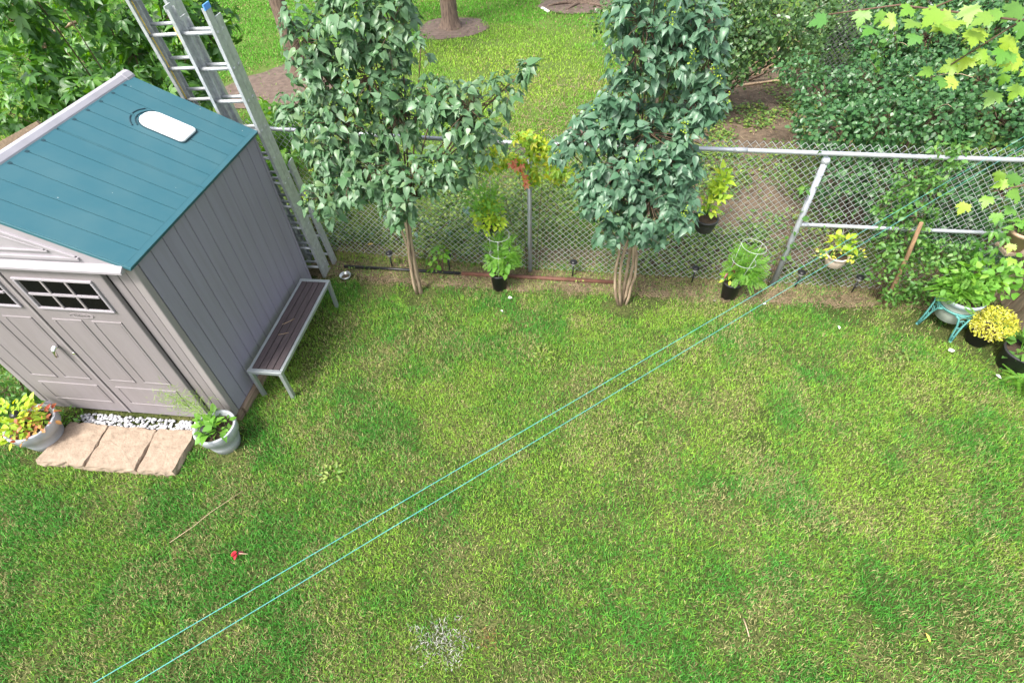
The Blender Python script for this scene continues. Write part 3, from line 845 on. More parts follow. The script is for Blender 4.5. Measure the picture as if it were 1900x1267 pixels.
# sill and timber base
MB().box(SX0+.03, SX1-.03, SY0-.02, SY0+.03, .055, .108).build('threshold', 'sidingback', shed, bevel=.006)
for x0, x1, y0, y1 in ((SX0+.0, SX1+.01, SY0+.02, SY0+.10), (SX0, SX1+.01, SY1-.09, SY1), (SX1-.06, SX1+.035, SY0+.105, SY1-.095), (SX0-.01, SX0+.06, SY0+.105, SY1-.095)):
    MB().box(x0, x1, y0, y1, -.01, .10).build('base_timber', 'timber', shed, bevel=.008)
# gable
g_ = MB().prism([(SX0+.02, ZE+.01), (SX1-.02, ZE+.01), (SXM, ZR-.035)], SY0-.02, SY0+.034, lambda x, y, z: (x, z, y)).build('gable', 'gable', shed, bevel=.006)
b = MB().add([(SX0+.02, SY0-.075, ZE-.012), (SX1-.03, SY0-.075, ZE-.012), (SX1-.03, SY0-.02, ZE-.012), (SX0+.02, SY0-.02, ZE-.012),
              (SX0+.02, SY0-.075, ZE+.012), (SX1-.03, SY0-.075, ZE+.012), (SX1-.03, SY0-.021, ZE+.045), (SX0+.02, SY0-.021, ZE+.045)],
             [(0, 3, 2, 1), (0, 1, 5, 4), (4, 5, 6, 7), (1, 2, 6, 5), (0, 4, 7, 3)])
b.build('gable_sill', 'gable', g_, bevel=.004)
def tri_frame(z0, x_in, zt, w, d):
    # inner triangular moulding on the gable
    b_ = MB()
    a, c_, t = (SX0+x_in, z0), (SX1-x_in, z0), (SXM, zt)
    y = SY0-.022
    b_.beam((a[0], y, a[1]), (c_[0], y, c_[1]), (0, 0, 1), w, d)
    b_.beam((a[0]+.02, y, a[1]+.012), (t[0], y, t[1]), (0, 0, 1), w, d*.9)
    b_.beam((c_[0]-.02, y, c_[1]+.012), (t[0], y, t[1]), (0, 0, 1), w, d*.9)
    return b_.build('gable_moulding', 'gable', g_, bevel=.004)
tri_frame(ZE+.085, .34, ZR-.14, .028, .03)
tri_frame(ZE+.145, .55, ZR-.20, .018, .022)
# roof: two moulded panels a side, long boards pressed into each
XE = SX1+.03
SL = math.hypot(XE-SXM, ZR-ZE-.0)
ca, sa = (XE-SXM)/SL, (ZR-(ZE+.02))/SL
def rf(sgn):
    return lambda u, v, w: (SXM+sgn*(u*ca+w*sa), v, ZR-u*sa+w*ca)
RY0, RY1 = SY0-.03, SY1+.03
RYS = 3.765
for sgn in (1, -1):
    f = rf(sgn)
    for (v0, v1) in ((RY0, RYS-.003), (RYS+.003, RY1)):
        pan = MB().prism([(0.0, v0), (SL, v0), (SL, v1), (0.0, v1)], -.030, 0.0, f).build('roof_panel', 'roof', shed, bevel=.005)
        nb = 6
        for i in range(nb):
            a, b_ = v0+.004+(v1-v0-.008)*i/nb, v0+.004+(v1-v0-.008)*(i+1)/nb
            MB().prism([(.075, a+.0045), (SL-.0462, a+.0045), (SL-.0462, b_-.0045), (.075, b_-.0045)], .0005, .0075, f).build('roof_board', 'roof', pan, bevel=.0012)
        MB().prism([(.012, v0+.004), (.0748, v0+.004), (.0748, v1-.004), (.012, v1-.004)], .0005, .0075, f).build('roof_band', 'roof', pan, bevel=.0008)
        MB().prism([(SL-.046, v0+.004), (SL-.002, v0+.004), (SL-.002, v1-.004), (SL-.046, v1-.004)], .0005, .0075, f).build('roof_band', 'roof', pan, bevel=.0008)
        if sgn == 1:
            for i in range(1, nb):
                v = v0+.004+(v1-v0-.008)*i/nb
                MB().prism([(.078, v-.016), (.10, v-.016), (.10, v+.016), (.078, v+.016)], .0035, .0085, f).build('notch_shade', 'roofdark', pan)  # dark raised square: shade of the groove-end notch put into the colour
f = rf(1)
def rrect(u0, u1, v0, v1, r0, r1, n=7):
    out = []
    for cu, cv, a0, r in ((u0+r0, v0+r0, PI, r0), (u1-r1, v0+r1, 1.5*PI, r1), (u1-r1, v1-r1, 0, r1), (u0+r0, v1-r0, .5*PI, r0)):
        for i in range(n):
            t = a0+.5*PI*i/(n-1)
            out.append((cu+r*math.cos(t), cv+r*math.sin(t)))
    return out
MB().prism(rrect(.405, .845, 4.195, 4.465, .11, .045), .004, .012, f).build('skylight_rim', 'roofdark', shed)
MB().prism(rrect(.415, .835, 4.205, 4.455, .105, .04), .006, .034, f).build('skylight', 'white', shed, bevel=.014, seg=3)
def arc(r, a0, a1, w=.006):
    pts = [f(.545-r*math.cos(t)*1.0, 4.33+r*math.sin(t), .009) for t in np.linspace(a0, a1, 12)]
    return MB().tube(pts, w, 6).build('skylight_groove_shade', 'roofdark', shed)  # dark strips: shade of the moulded arc grooves put into the colour
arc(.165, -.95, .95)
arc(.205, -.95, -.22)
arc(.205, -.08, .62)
cap = MB()
prof = [(-.062, -.030), (-.055, -.008), (-.025, .022), (0, .028), (.025, .022), (.055, -.008), (.062, -.030)]
cap.prism([(SXM+x, ZR+z) for x, z in prof], RY0-.01, RY1+.01, lambda x, y, z: (x, z, y))
cap.build('ridge_cap', 'ridge', shed, bevel=.004)
MB().prism([(SXM+x*1.12, ZR+z*1.1+.004) for x, z in prof], RY1-.09, RY1+.02, lambda x, y, z: (x, z, y)).build('ridge_end_cap', 'ridge', shed, bevel=.006)

# ================================================================== BENCH
bench = thing('garden_bench', 'backless bench with dark brown slats and aluminium frame beside the shed wall', 'bench', (-2.94, 3.75, 0))
bx0, bx1, by0, by1, bz = -3.115, -2.755, 3.045, 4.455, .42
fb = MB()
fb.box(bx0, bx1, by0, by0+.042, bz-.042, bz).box(bx0, bx1, by1-.042, by1, bz-.042, bz)
fb.box(bx0+.001, bx0+.030, by0+.043, by1-.043, bz-.041, bz-.006).box(bx1-.032, bx1-.001, by0+.043, by1-.043, bz-.041, bz-.001)
fb.build('frame', 'benchalu', bench, bevel=.004)
sw = (bx1-.034-(bx0+.032))/4
for i in range(4):
    MB().box(bx0+.032+sw*i+.004, bx0+.032+sw*(i+1)-.004, by0+.046, by1-.046, bz-.022, bz-.002).build('slat', 'slat', bench, bevel=.003)
for x in (bx0, bx1-.042):
    for y in (by0+.001, by1-.043):
        MB().box(x+.001, x+.041, y, y+.04, 0, bz-.043).build('leg', 'benchalu', bench, bevel=.004)
for x, y, a in ((-3.0, 3.55, .5), (-3.02, 3.7, 1.2)):
    o = MB().tube([(x, y, bz+.003), (x+.05, y+.03*a, bz+.006), (x+.10, y+.08*a, bz+.004)], .003, 5).build('dry_twig', 'palebranch')
    tag(o, ['small curled dry twig nearer the front end of the bench slats', 'small dry twig further back on the bench slats'][0 if y < 3.6 else 1], 'twig', 'twigs on the bench')

# ================================================================== LADDERS
def ladder(name, label, base, top, width, ext, sections, extra=0):
    base, top = np.array(base), np.array(top)
    d = norm(top-base)
    w = np.array([1.0, 0, 0]); w = norm(w-d*(w@d))
    nrm = np.cross(w, d)                                  # points towards the camera side
    L = ext
    t = thing(name, label, 'ladder', tuple(base))
    for s_, (a0, a1, dep, wi) in enumerate(sections):
        r0 = base+d*a0+nrm*dep; r1 = base+d*a1+nrm*dep
        for off_ in (0, -wi):
            p, q = r0+w*off_, r1+w*off_
            inw = -1 if off_ == 0 else 1
            mb = MB().beam(p, q, w, .004, .092)
            mb.beam(p+nrm*.045+w*inw*.015, q+nrm*.045+w*inw*.015, w, .030, .004)
            mb.beam(p-nrm*.045+w*inw*.015, q-nrm*.045+w*inw*.015, w, .030, .004)
            rail = mb.build('rail', 'alu', t)
            k = .15
            while k < (a1-a0):
                c_ = p+d*k
                MB().tube([c_-w*inw*.002, c_-w*inw*.008], [.016, .013], 10).build('rivet', 'alu', rail)
                k += .305
            MB().beam(q-d*.02, q+d*.025, w, .012, .098).build('end_cap', 'blue' if s_ == 0 and off_ == 0 and name == 'ladder' else 'alu', rail)
        k = .15
        while k < (a1-a0):
            c_ = r0+d*k
            MB().tube([c_-w*.002, c_-w*(wi-.002)], .0165, 10).build('rung', 'alu', t)
            k += .305
    return t, d, w, nrm
ladA, dA, wA, nA = ladder('ladder', 'shorter aluminium ladder with blue end cap standing behind the shed corner', (-3.115, 5.0, 0), (-3.205, 4.852, 3.09), .36, 3.1, [(0.0, 3.10, 0, .36), (0.0, 2.98, -.098, .34)])
ladB, dB, wB, nB = ladder('extension_ladder', 'taller aluminium extension ladder with yellow rope rising out of the picture', (-3.51, 5.355, 0), (-3.655, 5.145, 3.06), .42, 4.2,
                          [(0.0, 3.6, 0, .42), (.55, 4.2, .098, .39)])
ladC, dC, wC, nC = ladder('ladder_section', 'low aluminium ladder section with a lettered sticker behind the shorter ladder', (-3.085, 5.27, 0), (-3.185, 5.11, 2.45), .36, 1.6, [(0.0, 1.50, 0, .36)])
b0 = np.array((-3.51, 5.355, 0))
MB().tube([b0+dB*s_-wB*(.37 if True else 0)+nB*(.10+.004*math.sin(s_*9)) for s_ in np.linspace(.6, 4.1, 30)], .006, 6).build('rope', 'rope', ladB)
MB().tube([b0+dB*s_-wB*(.05+.012*s_)+nB*.12 for s_ in np.linspace(.4, 2.9, 16)], .005, 6).build('rope', 'rope', ladB)
# sticker with illegible dark capitals on the rail facing the yard
sp_ = np.array((-3.085, 5.27, 0))+dC*.72+wC*.0035
pl = MB().beam(sp_, sp_+dC*.30, wC, .002, .05).build('sticker', 'white', ladC)
lt = MB()
for i in range(8):
    q = sp_+dC*(.025+.034*i)+wC*.0016
    lt.beam(q-nC*.016, q+nC*.016, wC, .0012, .007)
    lt.beam(q+dC*.018-nC*.016, q+dC*.018+nC*.016, wC, .0012, .006)
    lt.beam(q+nC*(.014 if i % 2 else -.014), q+dC*.018+nC*(.014 if i % 2 else -.014), wC, .0012, .006)
lt.build('sticker_lettering', 'black', pl)

# ================================================================== STEP, PEBBLES
def slab(poly, label, seed):
    r2 = np.random.default_rng(seed)
    pts = []
    n = len(poly)
    for i in range(n):
        a, b_ = np.array(poly[i]), np.array(poly[(i+1) % n])
        for k_ in np.linspace(0, 1, 9)[:-1]:
            q = a+(b_-a)*k_
            if k_ > 0: q = q+r2.normal(size=2)*.007
            pts.append(q)
    c_ = np.mean(pts, 0)
    def rg(s_, z, j): return [(c_[0]+(p[0]-c_[0])*s_+r2.normal()*j, c_[1]+(p[1]-c_[1])*s_+r2.normal()*j, z+r2.normal()*j*.5) for p in pts]
    m_ = len(pts)
    R_ = [rg(1.0, -.01, .002), rg(1.012, .03, .006), rg(1.0, .062, .005), rg(.975, .080, .002), rg(.6, .083, .002), rg(.25, .083, .0015)]
    V = [q for r__ in R_ for q in r__]+[(c_[0], c_[1], .083)]
    F = []
    for k_ in range(len(R_)-1):
        for i in range(m_):
            F.append((k_*m_+i, k_*m_+(i+1) % m_, (k_+1)*m_+(i+1) % m_, (k_+1)*m_+i))
    top = (len(R_)-1)*m_
    F += [(top+i, top+(i+1) % m_, len(V)-1) for i in range(m_)]
    o = MB().add(V, F).build('stone_slab', 'stone')
    tag(o, label, 'stone slab', 'stone slabs of the shed step')
slab([(-4.92, 2.075), (-4.415, 2.06), (-4.462, 2.515), (-4.875, 2.52)], 'left sandstone slab of the shed step, beside the flower pot', 3)
slab([(-4.395, 2.055), (-3.895, 2.065), (-3.945, 2.52), (-4.447, 2.515)], 'middle sandstone slab of the shed step', 4)
slab([(-3.875, 2.07), (-3.525, 2.08), (-3.535, 2.545), (-3.928, 2.525)], 'right sandstone slab of the shed step', 5)
pv, pt_, k0 = [], [], 0
ico = []
import bmesh
bm = bmesh.new(); bmesh.ops.create_icosphere(bm, subdivisions=2, radius=1.0)
bm.verts.ensure_lookup_table()
IV = np.array([v.co[:] for v in bm.verts]); IT = np.array([[v.index for v in f_.verts] for f_ in bm.faces]); bm.free()
np_ = 330
for i in range(np_):
    s3 = np.array([.017, .0135, .010])*rng.uniform(.7, 1.25)
    a = rng.random()*PI
    v = IV*s3*(1+.08*rng.normal(size=IV.shape))
    v = rotz(v, a)+np.array([rng.uniform(-4.88, -3.56), rng.uniform(2.535, 2.665), .012+.022*rng.random()])
    pv.append(v); pt_.append(IT+k0); k0 += len(IV)
o = link(arrays_mesh('white_pebbles', np.concatenate(pv), np.concatenate(pt_), M['pebble'], True), 'white_pebbles')
tag(o, 'strip of white pebbles between the stone step and shed doors', 'pebbles', kind='stuff')

# ================================================================== CHAIN LINK FENCE
FY = 5.27
def FYf(x):
    return 5.28-.019*(x+.5) if x > -.5 else 5.28-.065*(x+.5)
fence = thing('chain_link_fence', 'galvanised chain link fence along the back of the lawn', 'fence', (0.97, FY, 0))
def mesh_bay(x0, x1, yf, z0, z1, w, r, m, parent):
    ya, yb = yf(x0), yf(x1-1e-6)
    h = w
    V, F = [], []
    n = int(round((x1-x0)/(w/2)))
    nz = int((z1-z0)/(h/2))
    for k_ in range(n):
        pts = []
        for j in range(nz+1):
            xx = x0+(k_+((k_+j) % 2))*w/2
            y = ya+(yb-ya)*(xx-x0)/(x1-x0)
            pts.append((xx, y+(.0026 if (j+k_) % 2 else -.0026), z0+j*h/2))
        # knuckle at the top
        lx = pts[-1]
        V0 = len(V)
        for (px, py, pz) in pts:
            for a in (0, 2.094, 4.189):
                V.append((px+r*math.cos(a)*1.25, py+r*math.sin(a), pz))
        for j in range(len(pts)-1):
            for a in range(3):
                b_ = (a+1) % 3
                F.append((V0+j*3+a, V0+j*3+b_, V0+(j+1)*3+b_))
                F.append((V0+j*3+a, V0+(j+1)*3+b_, V0+(j+1)*3+a))
    Vn = np.array(V)-OFF[parent.name]
    o = link(arrays_mesh('wire_mesh', Vn, F, M[m], False), 'wire_mesh', parent)
    o['kind'] = 'stuff'
    return o
for a, b_ in ((-6.36, -3.47), (-3.47, -.5), (-.5, 2.46), (2.46, 5.43)):
    mesh_bay(a, b_, lambda q: FYf(q)+.035, .03, 1.83, .079, .0031, 'wire', fence)
for x, r in ((-6.36, .024), (-3.47, .024), (-.5, .024), (2.46, .031), (5.43, .031)):
    p_ = MB().tube([(x, FYf(x), -.05), (x, FYf(x), 1.70 if r < .03 else 1.675)], r, 16).build('post', 'galv', fence)
    for z in (.42, .80, 1.18, 1.5):
        MB().tube([(x+(r+.006)*math.cos(t), FYf(x)+.012+(r+.018)*math.sin(t), z+.004*math.sin(t)) for t in np.linspace(0, 2*PI, 15)], .0028, 5, False).build('wire_tie', 'galv', p_)
    MB().lathe([(r+.004, 0), (r+.010, .012), (r+.010, .035), (r+.004, .045), (.006, .056)], (x, FYf(x), 1.62), 16).build('rail_clamp', 'galv', p_)
rail = MB().tube([(x, FYf(x), 1.722+.004*math.sin(x*1.3)) for x in np.linspace(-6.4, 5.5, 24)], .0225, 14).build('top_rail', 'galv', fence)
for x in (-2.1, .98, 1.62, 4.35):
    MB().tube([(x-.07, FYf(x-.07), 1.722+.004*math.sin(x*1.3)), (x+.07, FYf(x+.07), 1.722+.004*math.sin(x*1.3))], .0248, 14).build('rail_sleeve', 'galv', rail)
for i in range(16):
    x = -5.9+.72*i
    MB().tube([(x, FYf(x)+.012+.034*math.sin(t), 1.722+.028*math.cos(t)) for t in np.linspace(0, 2*PI, 13)], .0026, 5, False).build('wire_tie', 'galv', rail)
mr = MB().tube([(2.50, FYf(2.5), .895), (5.40, FYf(5.4), .905)], .0205, 12).build('brace_rail', 'galv', fence)
MB().tube([(2.485, FYf(2.5), .895), (2.56, FYf(2.5), .8953)], .025, 12).build('brace_band', 'galv', mr)
for x in (2.95, 3.6, 4.3):
    MB().tube([(x, FYf(x)+.012+.03*math.sin(t), .897+.025*math.cos(t)) for t in np.linspace(0, 2*PI, 13)], .0026, 5, False).build('wire_tie', 'galv', mr)
ff = thing('far_chain_link_fence', 'dark chain link fence half hidden behind the shrubs beyond the yard', 'fence', (4.4, 10.3, 0))
mesh_bay(4.05, 5.4, lambda q: 10.3, .03, 2.2, .085, .006, 'farwire', ff)
for x in (5.4,):
    MB().tube([(x, 10.3, 0), (x, 10.3, 2.2)], .03, 10).build('post', 'farwire', ff)
MB().tube([(4.05, 10.3, 2.22), (5.45, 10.3, 2.22)], .022, 10).build('top_rail', 'farwire', ff)

# clothes lines: a loop of plastic cord from the house to beyond the fence
def cord(p0, p1, label, sag=.02):
    p0, p1 = np.array(p0), np.array(p1)
    pts = [p0+(p1-p0)*t+np.array([0, 0, -sag*4*t*(1-t)]) for t in np.linspace(-.12, 1.35, 40)]
    tag(MB().tube(pts, .0016, 6).build('clothesline', 'line'), label, 'clothesline', 'clotheslines over the lawn')
cord((-1.395, .198, 2.5), (3.76, 4.8, 2.13), 'upper of the two turquoise clotheslines crossing over the lawn', .0)
cord((-1.27, .207, 2.5), (3.81, 4.8, 2.05), 'lower of the two turquoise clotheslines, nearer the bottom of the picture', .0)

# pipes on the ground by the fence
tag(MB().tube([(-2.93, 5.17, .025), (-2.2, 5.165, .026), (-1.38, 5.14, .028)], .022, 12).build('black_pipe', 'black'), 'black pipe lying on the earth near the ladder feet', 'pipe')
tag(MB().tube([(-1.36, 5.142, .028), (-.4, 5.135, .028), (.58, 5.115, .030)], .026, 12).build('brown_pipe', 'rustpipe'), 'reddish brown pipe lying on the earth between the two lilac trees', 'pipe')
dish = thing('tin_dish', 'small round shiny dish lying on the grass near the bench', 'dish', (-2.85, 4.98, 0))
MB().lathe([(.0, .006), (.05, .006), (.068, .045), (.074, .047), (.058, .0), (0, .0)], (-2.85, 4.98, .004), 24).build('bowl', 'tin', dish)
MB().lathe([(.0, .020), (.03, .022), (.052, .014)], (-2.85, 4.98, .004), 16).build('wet_leaves', 'debris', dish)

# ================================================================== LILAC TREES
def curve(p0, p1, bow, n=7):
    p0, p1 = np.array(p0, float), np.array(p1, float)
    b = np.array(bow, float)
    return [p0+(p1-p0)*t+b*4*t*(1-t) for t in np.linspace(0, 1, n)]

def lilac(label, base, stems, blobs, m, fork, nobj=300, per=720):
    t = thing('lilac_tree', label, 'tree', base)
    for p0, p1, bow, r0, r1 in stems:
        pts = curve(p0, p1, bow, 9)
        pts = [p+rng.normal(size=3)*.006 for p in pts]
        MB().tube(pts, list(np.linspace(r0, r1, 9)), 9).build('trunk', 'stem', t)
    # limbs out to each bough of foliage
    lm = np.array(fork, float)
    for x, y, z, rx, rz, k in blobs:
        c_ = np.array((x, y, z))
        q = curve(lm+np.array([(x-lm[0])*.1, 0, 0]), c_, (0, .05, .08*abs(x-lm[0])), 7)
        MB().tube(q, list(np.linspace(.010, .004, 7)), 6).build('branch', 'twig', t)
    tips, dirs, org = blob_tips(blobs, per)
    tw = MB()
    for i in range(0, len(tips), 2):
        a = org[i]+(tips[i]-org[i])*.15
        tw.tube([a, (a+tips[i])/2+rng.normal(size=3)*.015, tips[i]], [.0045, .0035, .002], 4, False)
    o = tw.build('twigs', 'twig', t); o['kind'] = 'stuff'
    Pl, Yd, Nd, Sc = [], [], [], []
    for c_, d in zip(tips, dirs):
        n = rng.integers(4, 8)
        a = rng.random(n)*2*PI
        ax = norm(d*.5+np.array([0, -.1, .8])+rng.normal(size=3)*.25)
        u_ = norm(np.cross(ax, (0.3, .9, .2))); v_ = np.cross(ax, u_)
        rad_ = np.cos(a)[:, None]*u_+np.sin(a)[:, None]*v_
        Pl.append(c_+rad_*.018-ax*rng.random((n, 1))*.07)
        Yd.append(rad_+np.array([0, 0, -.55])+d*.35+rng.normal(size=(n, 3))*.22)
        Nd.append(ax*1.0+np.array([0, -.25, .5])+rng.normal(size=(n, 3))*.22)
        Sc.append(rng.choice([.75, 1.0, 1.15], n)*rng.uniform(.050, .095, n))
    Pl, Yd, Nd, Sc = map(np.concatenate, (Pl, Yd, Nd, Sc))
    foliage(t, 'heart', Pl, Yd, Nd, Sc, m, nobj, rest='crown')
    # green seed heads here and there
    sd_ = tips[rng.integers(0, len(tips), 26)]
    V = np.concatenate([p+rng.normal(size=(22, 3))*np.array([.018, .018, .035])+np.array([0, -.03, .05]) for p in sd_])
    yy = rdir(len(V))
    V2, T2 = join_leaves('small', V-OFF[t.name], frames(yy, rdir(len(V))), np.full(len(V), .018))
    o = link(arrays_mesh('seed_heads', V2, T2, M['L_lime'], True), 'seed_heads', t); o['kind'] = 'stuff'
    return t
bA = (-1.83, 4.76, 0)
lilac('lilac tree with two entwined pale stems, nearer the shed and bench', bA,
      [((-1.865, 4.74, -.03), (-1.76, 4.72, 1.30), (-.03, 0, 0), .020, .015), ((-1.815, 4.77, -.03), (-1.73, 4.76, 1.4), (-.045, .01, 0), .030, .017),
       ((-1.83, 4.76, .45), (-1.78, 4.70, 1.5), (-.04, -.02, 0), .014, .012), ((-1.80, 4.78, .0), (-1.70, 4.80, 2.4), (-.05, .01, 0), .020, .013)],
      LILAC_A, 'L_lilac', (-1.75, 4.75, 1.35))
bB = (.65, 4.77, 0)
lilac('bluish lilac tree on a bundle of bare stems spread at the foot', bB,
      [((.61, 4.74, -.03), (.60, 4.72, 1.2), (-.10, 0, 0), .019, .015), ((.64, 4.73, -.03), (.61, 4.70, 1.2), (-.06, -.02, 0), .017, .014), ((.66, 4.78, -.03), (.62, 4.76, 1.25), (.05, 0, 0), .020, .015),
       ((.70, 4.76, -.03), (.61, 4.75, 1.2), (.07, .0, 0), .017, .014), ((.65, 4.79, -.03), (.66, 4.80, 2.4), (0, .02, 0), .020, .014)],
      LILAC_B, 'L_lilac2', (.62, 4.75, 1.15))

# ================================================================== OTHER FOLIAGE MASSES
def mass(name, label, cat, base, blobs, kind, m, per, s0, s1, nobj=0, cl=(3, 6), inner=.45, updir=.6, droop=.3, spread=.05, stems=True, depth=1.1, stemm='twig', rest='foliage', limb=.012):
    t = thing(name, label, cat, base)
    tips, dirs, org = blob_tips(blobs, per, depth, inner)
    if stems:
        for b_ in blobs:
            q = curve(np.array(base)+np.array([(b_[0]-base[0])*.35, (b_[1]-base[1])*.35, .0]), b_[:3], (0, 0, .15*b_[2]), 6)
            MB().tube(q, list(np.linspace(limb, limb*.4, 6)), 6).build('branch', stemm, t)
        tw = MB()
        for i in range(0, len(tips), 4):
            a = org[i]
            tw.tube([a, (a+tips[i])/2+rng.normal(size=3)*.02, tips[i]], [.004, .003, .002], 3, False)
        o = tw.build('twigs', stemm, t); o['kind'] = 'stuff'
    n = rng.integers(cl[0], cl[1], len(tips))
    P = np.repeat(tips, n, 0); D = np.repeat(dirs, n, 0)
    k = len(P)
    P = P+rng.normal(size=(k, 3))*spread
    yd = rdir(k)+D*.5+np.array([0, 0, -droop])
    nd = D*.6+np.array([0, -.2, updir])+rng.normal(size=(k, 3))*.35
    foliage(t, kind, P, yd, nd, rng.uniform(s0, s1, k), m, nobj, rest=rest)
    return t
cl_ = mass('creeper_thicket', 'thicket overgrown with bright Virginia creeper behind the shed roof', 'bush', (-5.6, 6.2, 0), CREEPER_L, 'creeper', 'L_creeper', 240, .09, .165, 280, (2, 4), .35, .8, .45, .05)
# its bare brown limbs
for q in ([(-6.5, 6.4, .3), (-6.48, 6.2, 2.18), (-6.41, 6.3, 2.32), (-6.31, 6.4, 2.41), (-6.15, 6.5, 2.46), (-5.81, 6.5, 2.55)], [(-6.3, 6.3, .2), (-6.5, 6.3, 2.3), (-6.18, 6.0, 2.74), (-6.25, 6.0, 3.0)]):
    MB().tube(q, [.035, .028, .025, .022, .02, .014][:len(q)], 8).build('limb', 'palebranch', cl_)
mass('creeper_plant', 'bright green creeper growing up behind the ladder feet', 'vine', (-3.5, 5.62, 0), CREEPER_LAD, 'creeper', 'L_bright', 620, .08, .13, 90, (2, 4), .3, .8, .4, .03)
cm = mass('fence_creeper', 'yellowing creeper with reddened leaves hanging on the fence between the lilacs', 'vine', (-.5, 5.36, 0), CREEPER_MID, 'creeper', 'L_creeperY', 1300, .05, .09, 140, (2, 4), .3, .8, .5, .025, depth=.45, limb=.004)
P_ = np.array([(-.63, 5.02, 1.66), (-.60, 5.01, 1.60), (-.55, 5.02, 1.62), (-.52, 5.0, 1.52), (-.51, 5.0, 1.46), (-.50, 5.0, 1.41), (-.56, 5.02, 1.57), (-.66, 5.02, 1.63)])
foliage(cm, 'creeper', P_, rdir(8)*.5+np.array([0, -.3, -.8]), rdir(8)*.4+np.array([0, -.6, .8]), np.full(8, .06), 'L_creeperR', 8, part='red_leaf')
mass('hedge', 'dense dark green hedge of small leaves behind the right half of the fence', 'hedge', (4.3, 7.2, 0), HEDGE, 'round', 'L_hedge', 1500, .03, .08, 0, (4, 8), .5, .8, .25, .05, limb=.02)
hd = bpy.data.objects['hedge']
for i in range(14):
    b_ = HEDGE[rng.integers(0, 16)]
    a = np.array([b_[0]+rng.normal()*.2, b_[1]-.1, b_[2]+b_[4]*.6])
    e = a+np.array([rng.normal()*.3-.1, -.25-.3*rng.random(), .22*rng.random()])
    MB().tube(curve(a-np.array([0, -.2, .3]), e, (0, 0, .10), 6), list(np.linspace(.006, .0025, 6)), 5).build('shoot', 'palebranch', hd)
mass('leafy_shrub', 'dark shrub with small rounded leaves drooping behind the right lilac', 'shrub', (2.2, 11.3, 0), SHRUB, 'round', 'L_shrub', 700, .05, .085, 0, (4, 8), .45, .6, .5, .07, limb=.02)
mass('climbing_rose', 'climbing rose with small leaves spread over the fence and wooden stake', 'vine', (3.68, 5.06, 0), ROSE, 'ovate', 'L_rose', 900, .04, .068, 120, (4, 7), .25, .7, .3, .035, depth=.45, limb=.004)
mass('fence_vine', 'thin vine climbing the leaning right fence post', 'vine', (2.40, 5.2, 0), [(2.42, 5.2, .42, .07, .10, 1), (2.42, 5.2, .66, .05, .08, 1), (2.38, 5.2, .84, .08, .07, 1), (2.42, 5.2, 1.02, .07, .06, 1), (2.4, 5.22, 1.42, .05, .14, 1), (2.34, 5.24, 1.76, .05, .05, 1)],
     'wide', 'L_rose', 800, .05, .085, 40, (1, 3), .1, .8, .3, .02, depth=.5, limb=.003)
mass('thin_creeper', 'few weedy shoots poking through the fence mesh right of the post', 'vine', (2.95, 5.34, 0), [(2.85, 5.3, 1.25, .10, .10, 1), (2.75, 5.3, 1.0, .10, .12, 1), (2.95, 5.3, .98, .08, .1, 1), (3.1, 5.32, 1.4, .06, .1, 1)],
     'small', 'L_rose', 500, .03, .055, 20, (2, 4), .1, .8, .3, .03, depth=.4, limb=.003)
mass('bright_bush', 'looser bush with bright leaf sprays rising behind the dark hedge', 'bush', (5.2, 9.0, 0), BRIGHT, 'wide', 'L_rose', 190, .06, .10, 60, (3, 6), .3, .8, .3, .06, limb=.01)
# five-fingered creeper near the wooden fence
cr = thing('corner_creeper', 'dark green five-fingered creeper hanging in the fence corner by the tan pot', 'vine', (4.28, 4.97, 0))
P_ = np.array([(4.13, 4.95, 1.26), (4.19, 4.95, 1.08), (4.28, 4.95, 1.08), (4.16, 4.95, .94), (4.32, 4.95, .88), (4.30, 4.95, .74), (4.26, 4.95, .67), (4.43, 4.95, .60), (4.25, 4.95, .59), (4.19, 4.97, 1.2), (4.36, 4.97, 1.0), (4.22, 4.97, .82), (4.4, 4.99, .72)])
foliage(cr, 'creeper', P_, rdir(13)*.3+np.array([-.2, -.6, -.6]), rdir(13)*.3+np.array([-.3, -.5, .9]), rng.uniform(.075, .105, 13), 'L_creeper', 13)
MB().tube([(4.3, 5.0, 0), (4.3, 5.0, .6), (4.28, 4.99, 1.0), (4.15, 4.98, 1.3)], .005, 6).build('stem', 'twig', cr)
cw = mass('green_seedling', 'leafy green seedling at the fence foot beside the left lilac stems', 'plant', (-1.66, 5.16, 0), [(-1.72, 5.13, .12, .10, .08, 1), (-1.64, 5.15, .28, .10, .13, 1), (-1.55, 5.16, .36, .10, .09, 1)], 'wide', 'L_bright', 700, .05, .09, 40, (2, 4), .2, .8, .2, .03)
mass('bluish_weed', 'bluish green weeds growing just behind the fence left of the lilac stem', 'plant', (-2.2, 5.75, 0), [(-2.5, 5.7, .28, .25, .12, 1), (-2.0, 5.75, .35, .25, .15, 1), (-1.5, 5.8, .40, .3, .18, 1)], 'wide', 'L_blue', 130, .05, .085, 0, (2, 4), .2, 1.0, .1, .05)
mass('side_shrub', 'small dark shrub at the front left corner of the shed', 'shrub', (-5.65, 2.72, 0), [(-5.66, 2.72, .22, .22, .2, 1), (-5.95, 2.6, .2, .25, .2, 1), (-5.6, 2.95, .35, .15, .25, 1)], 'ovate', 'L_rose', 900, .04, .07, 30, (3, 5), .3, .8, .2, .03)
mass('step_weed', 'leafy weed beside the left stone slab of the step', 'plant', (-4.86, 2.60, 0), [(-4.86, 2.58, .08, .09, .07, 1), (-4.95, 2.56, .10, .08, .08, 1)], 'small', 'L_bright', 2500, .025, .045, 30, (2, 4), .2, .9, .2, .02, limb=.003)

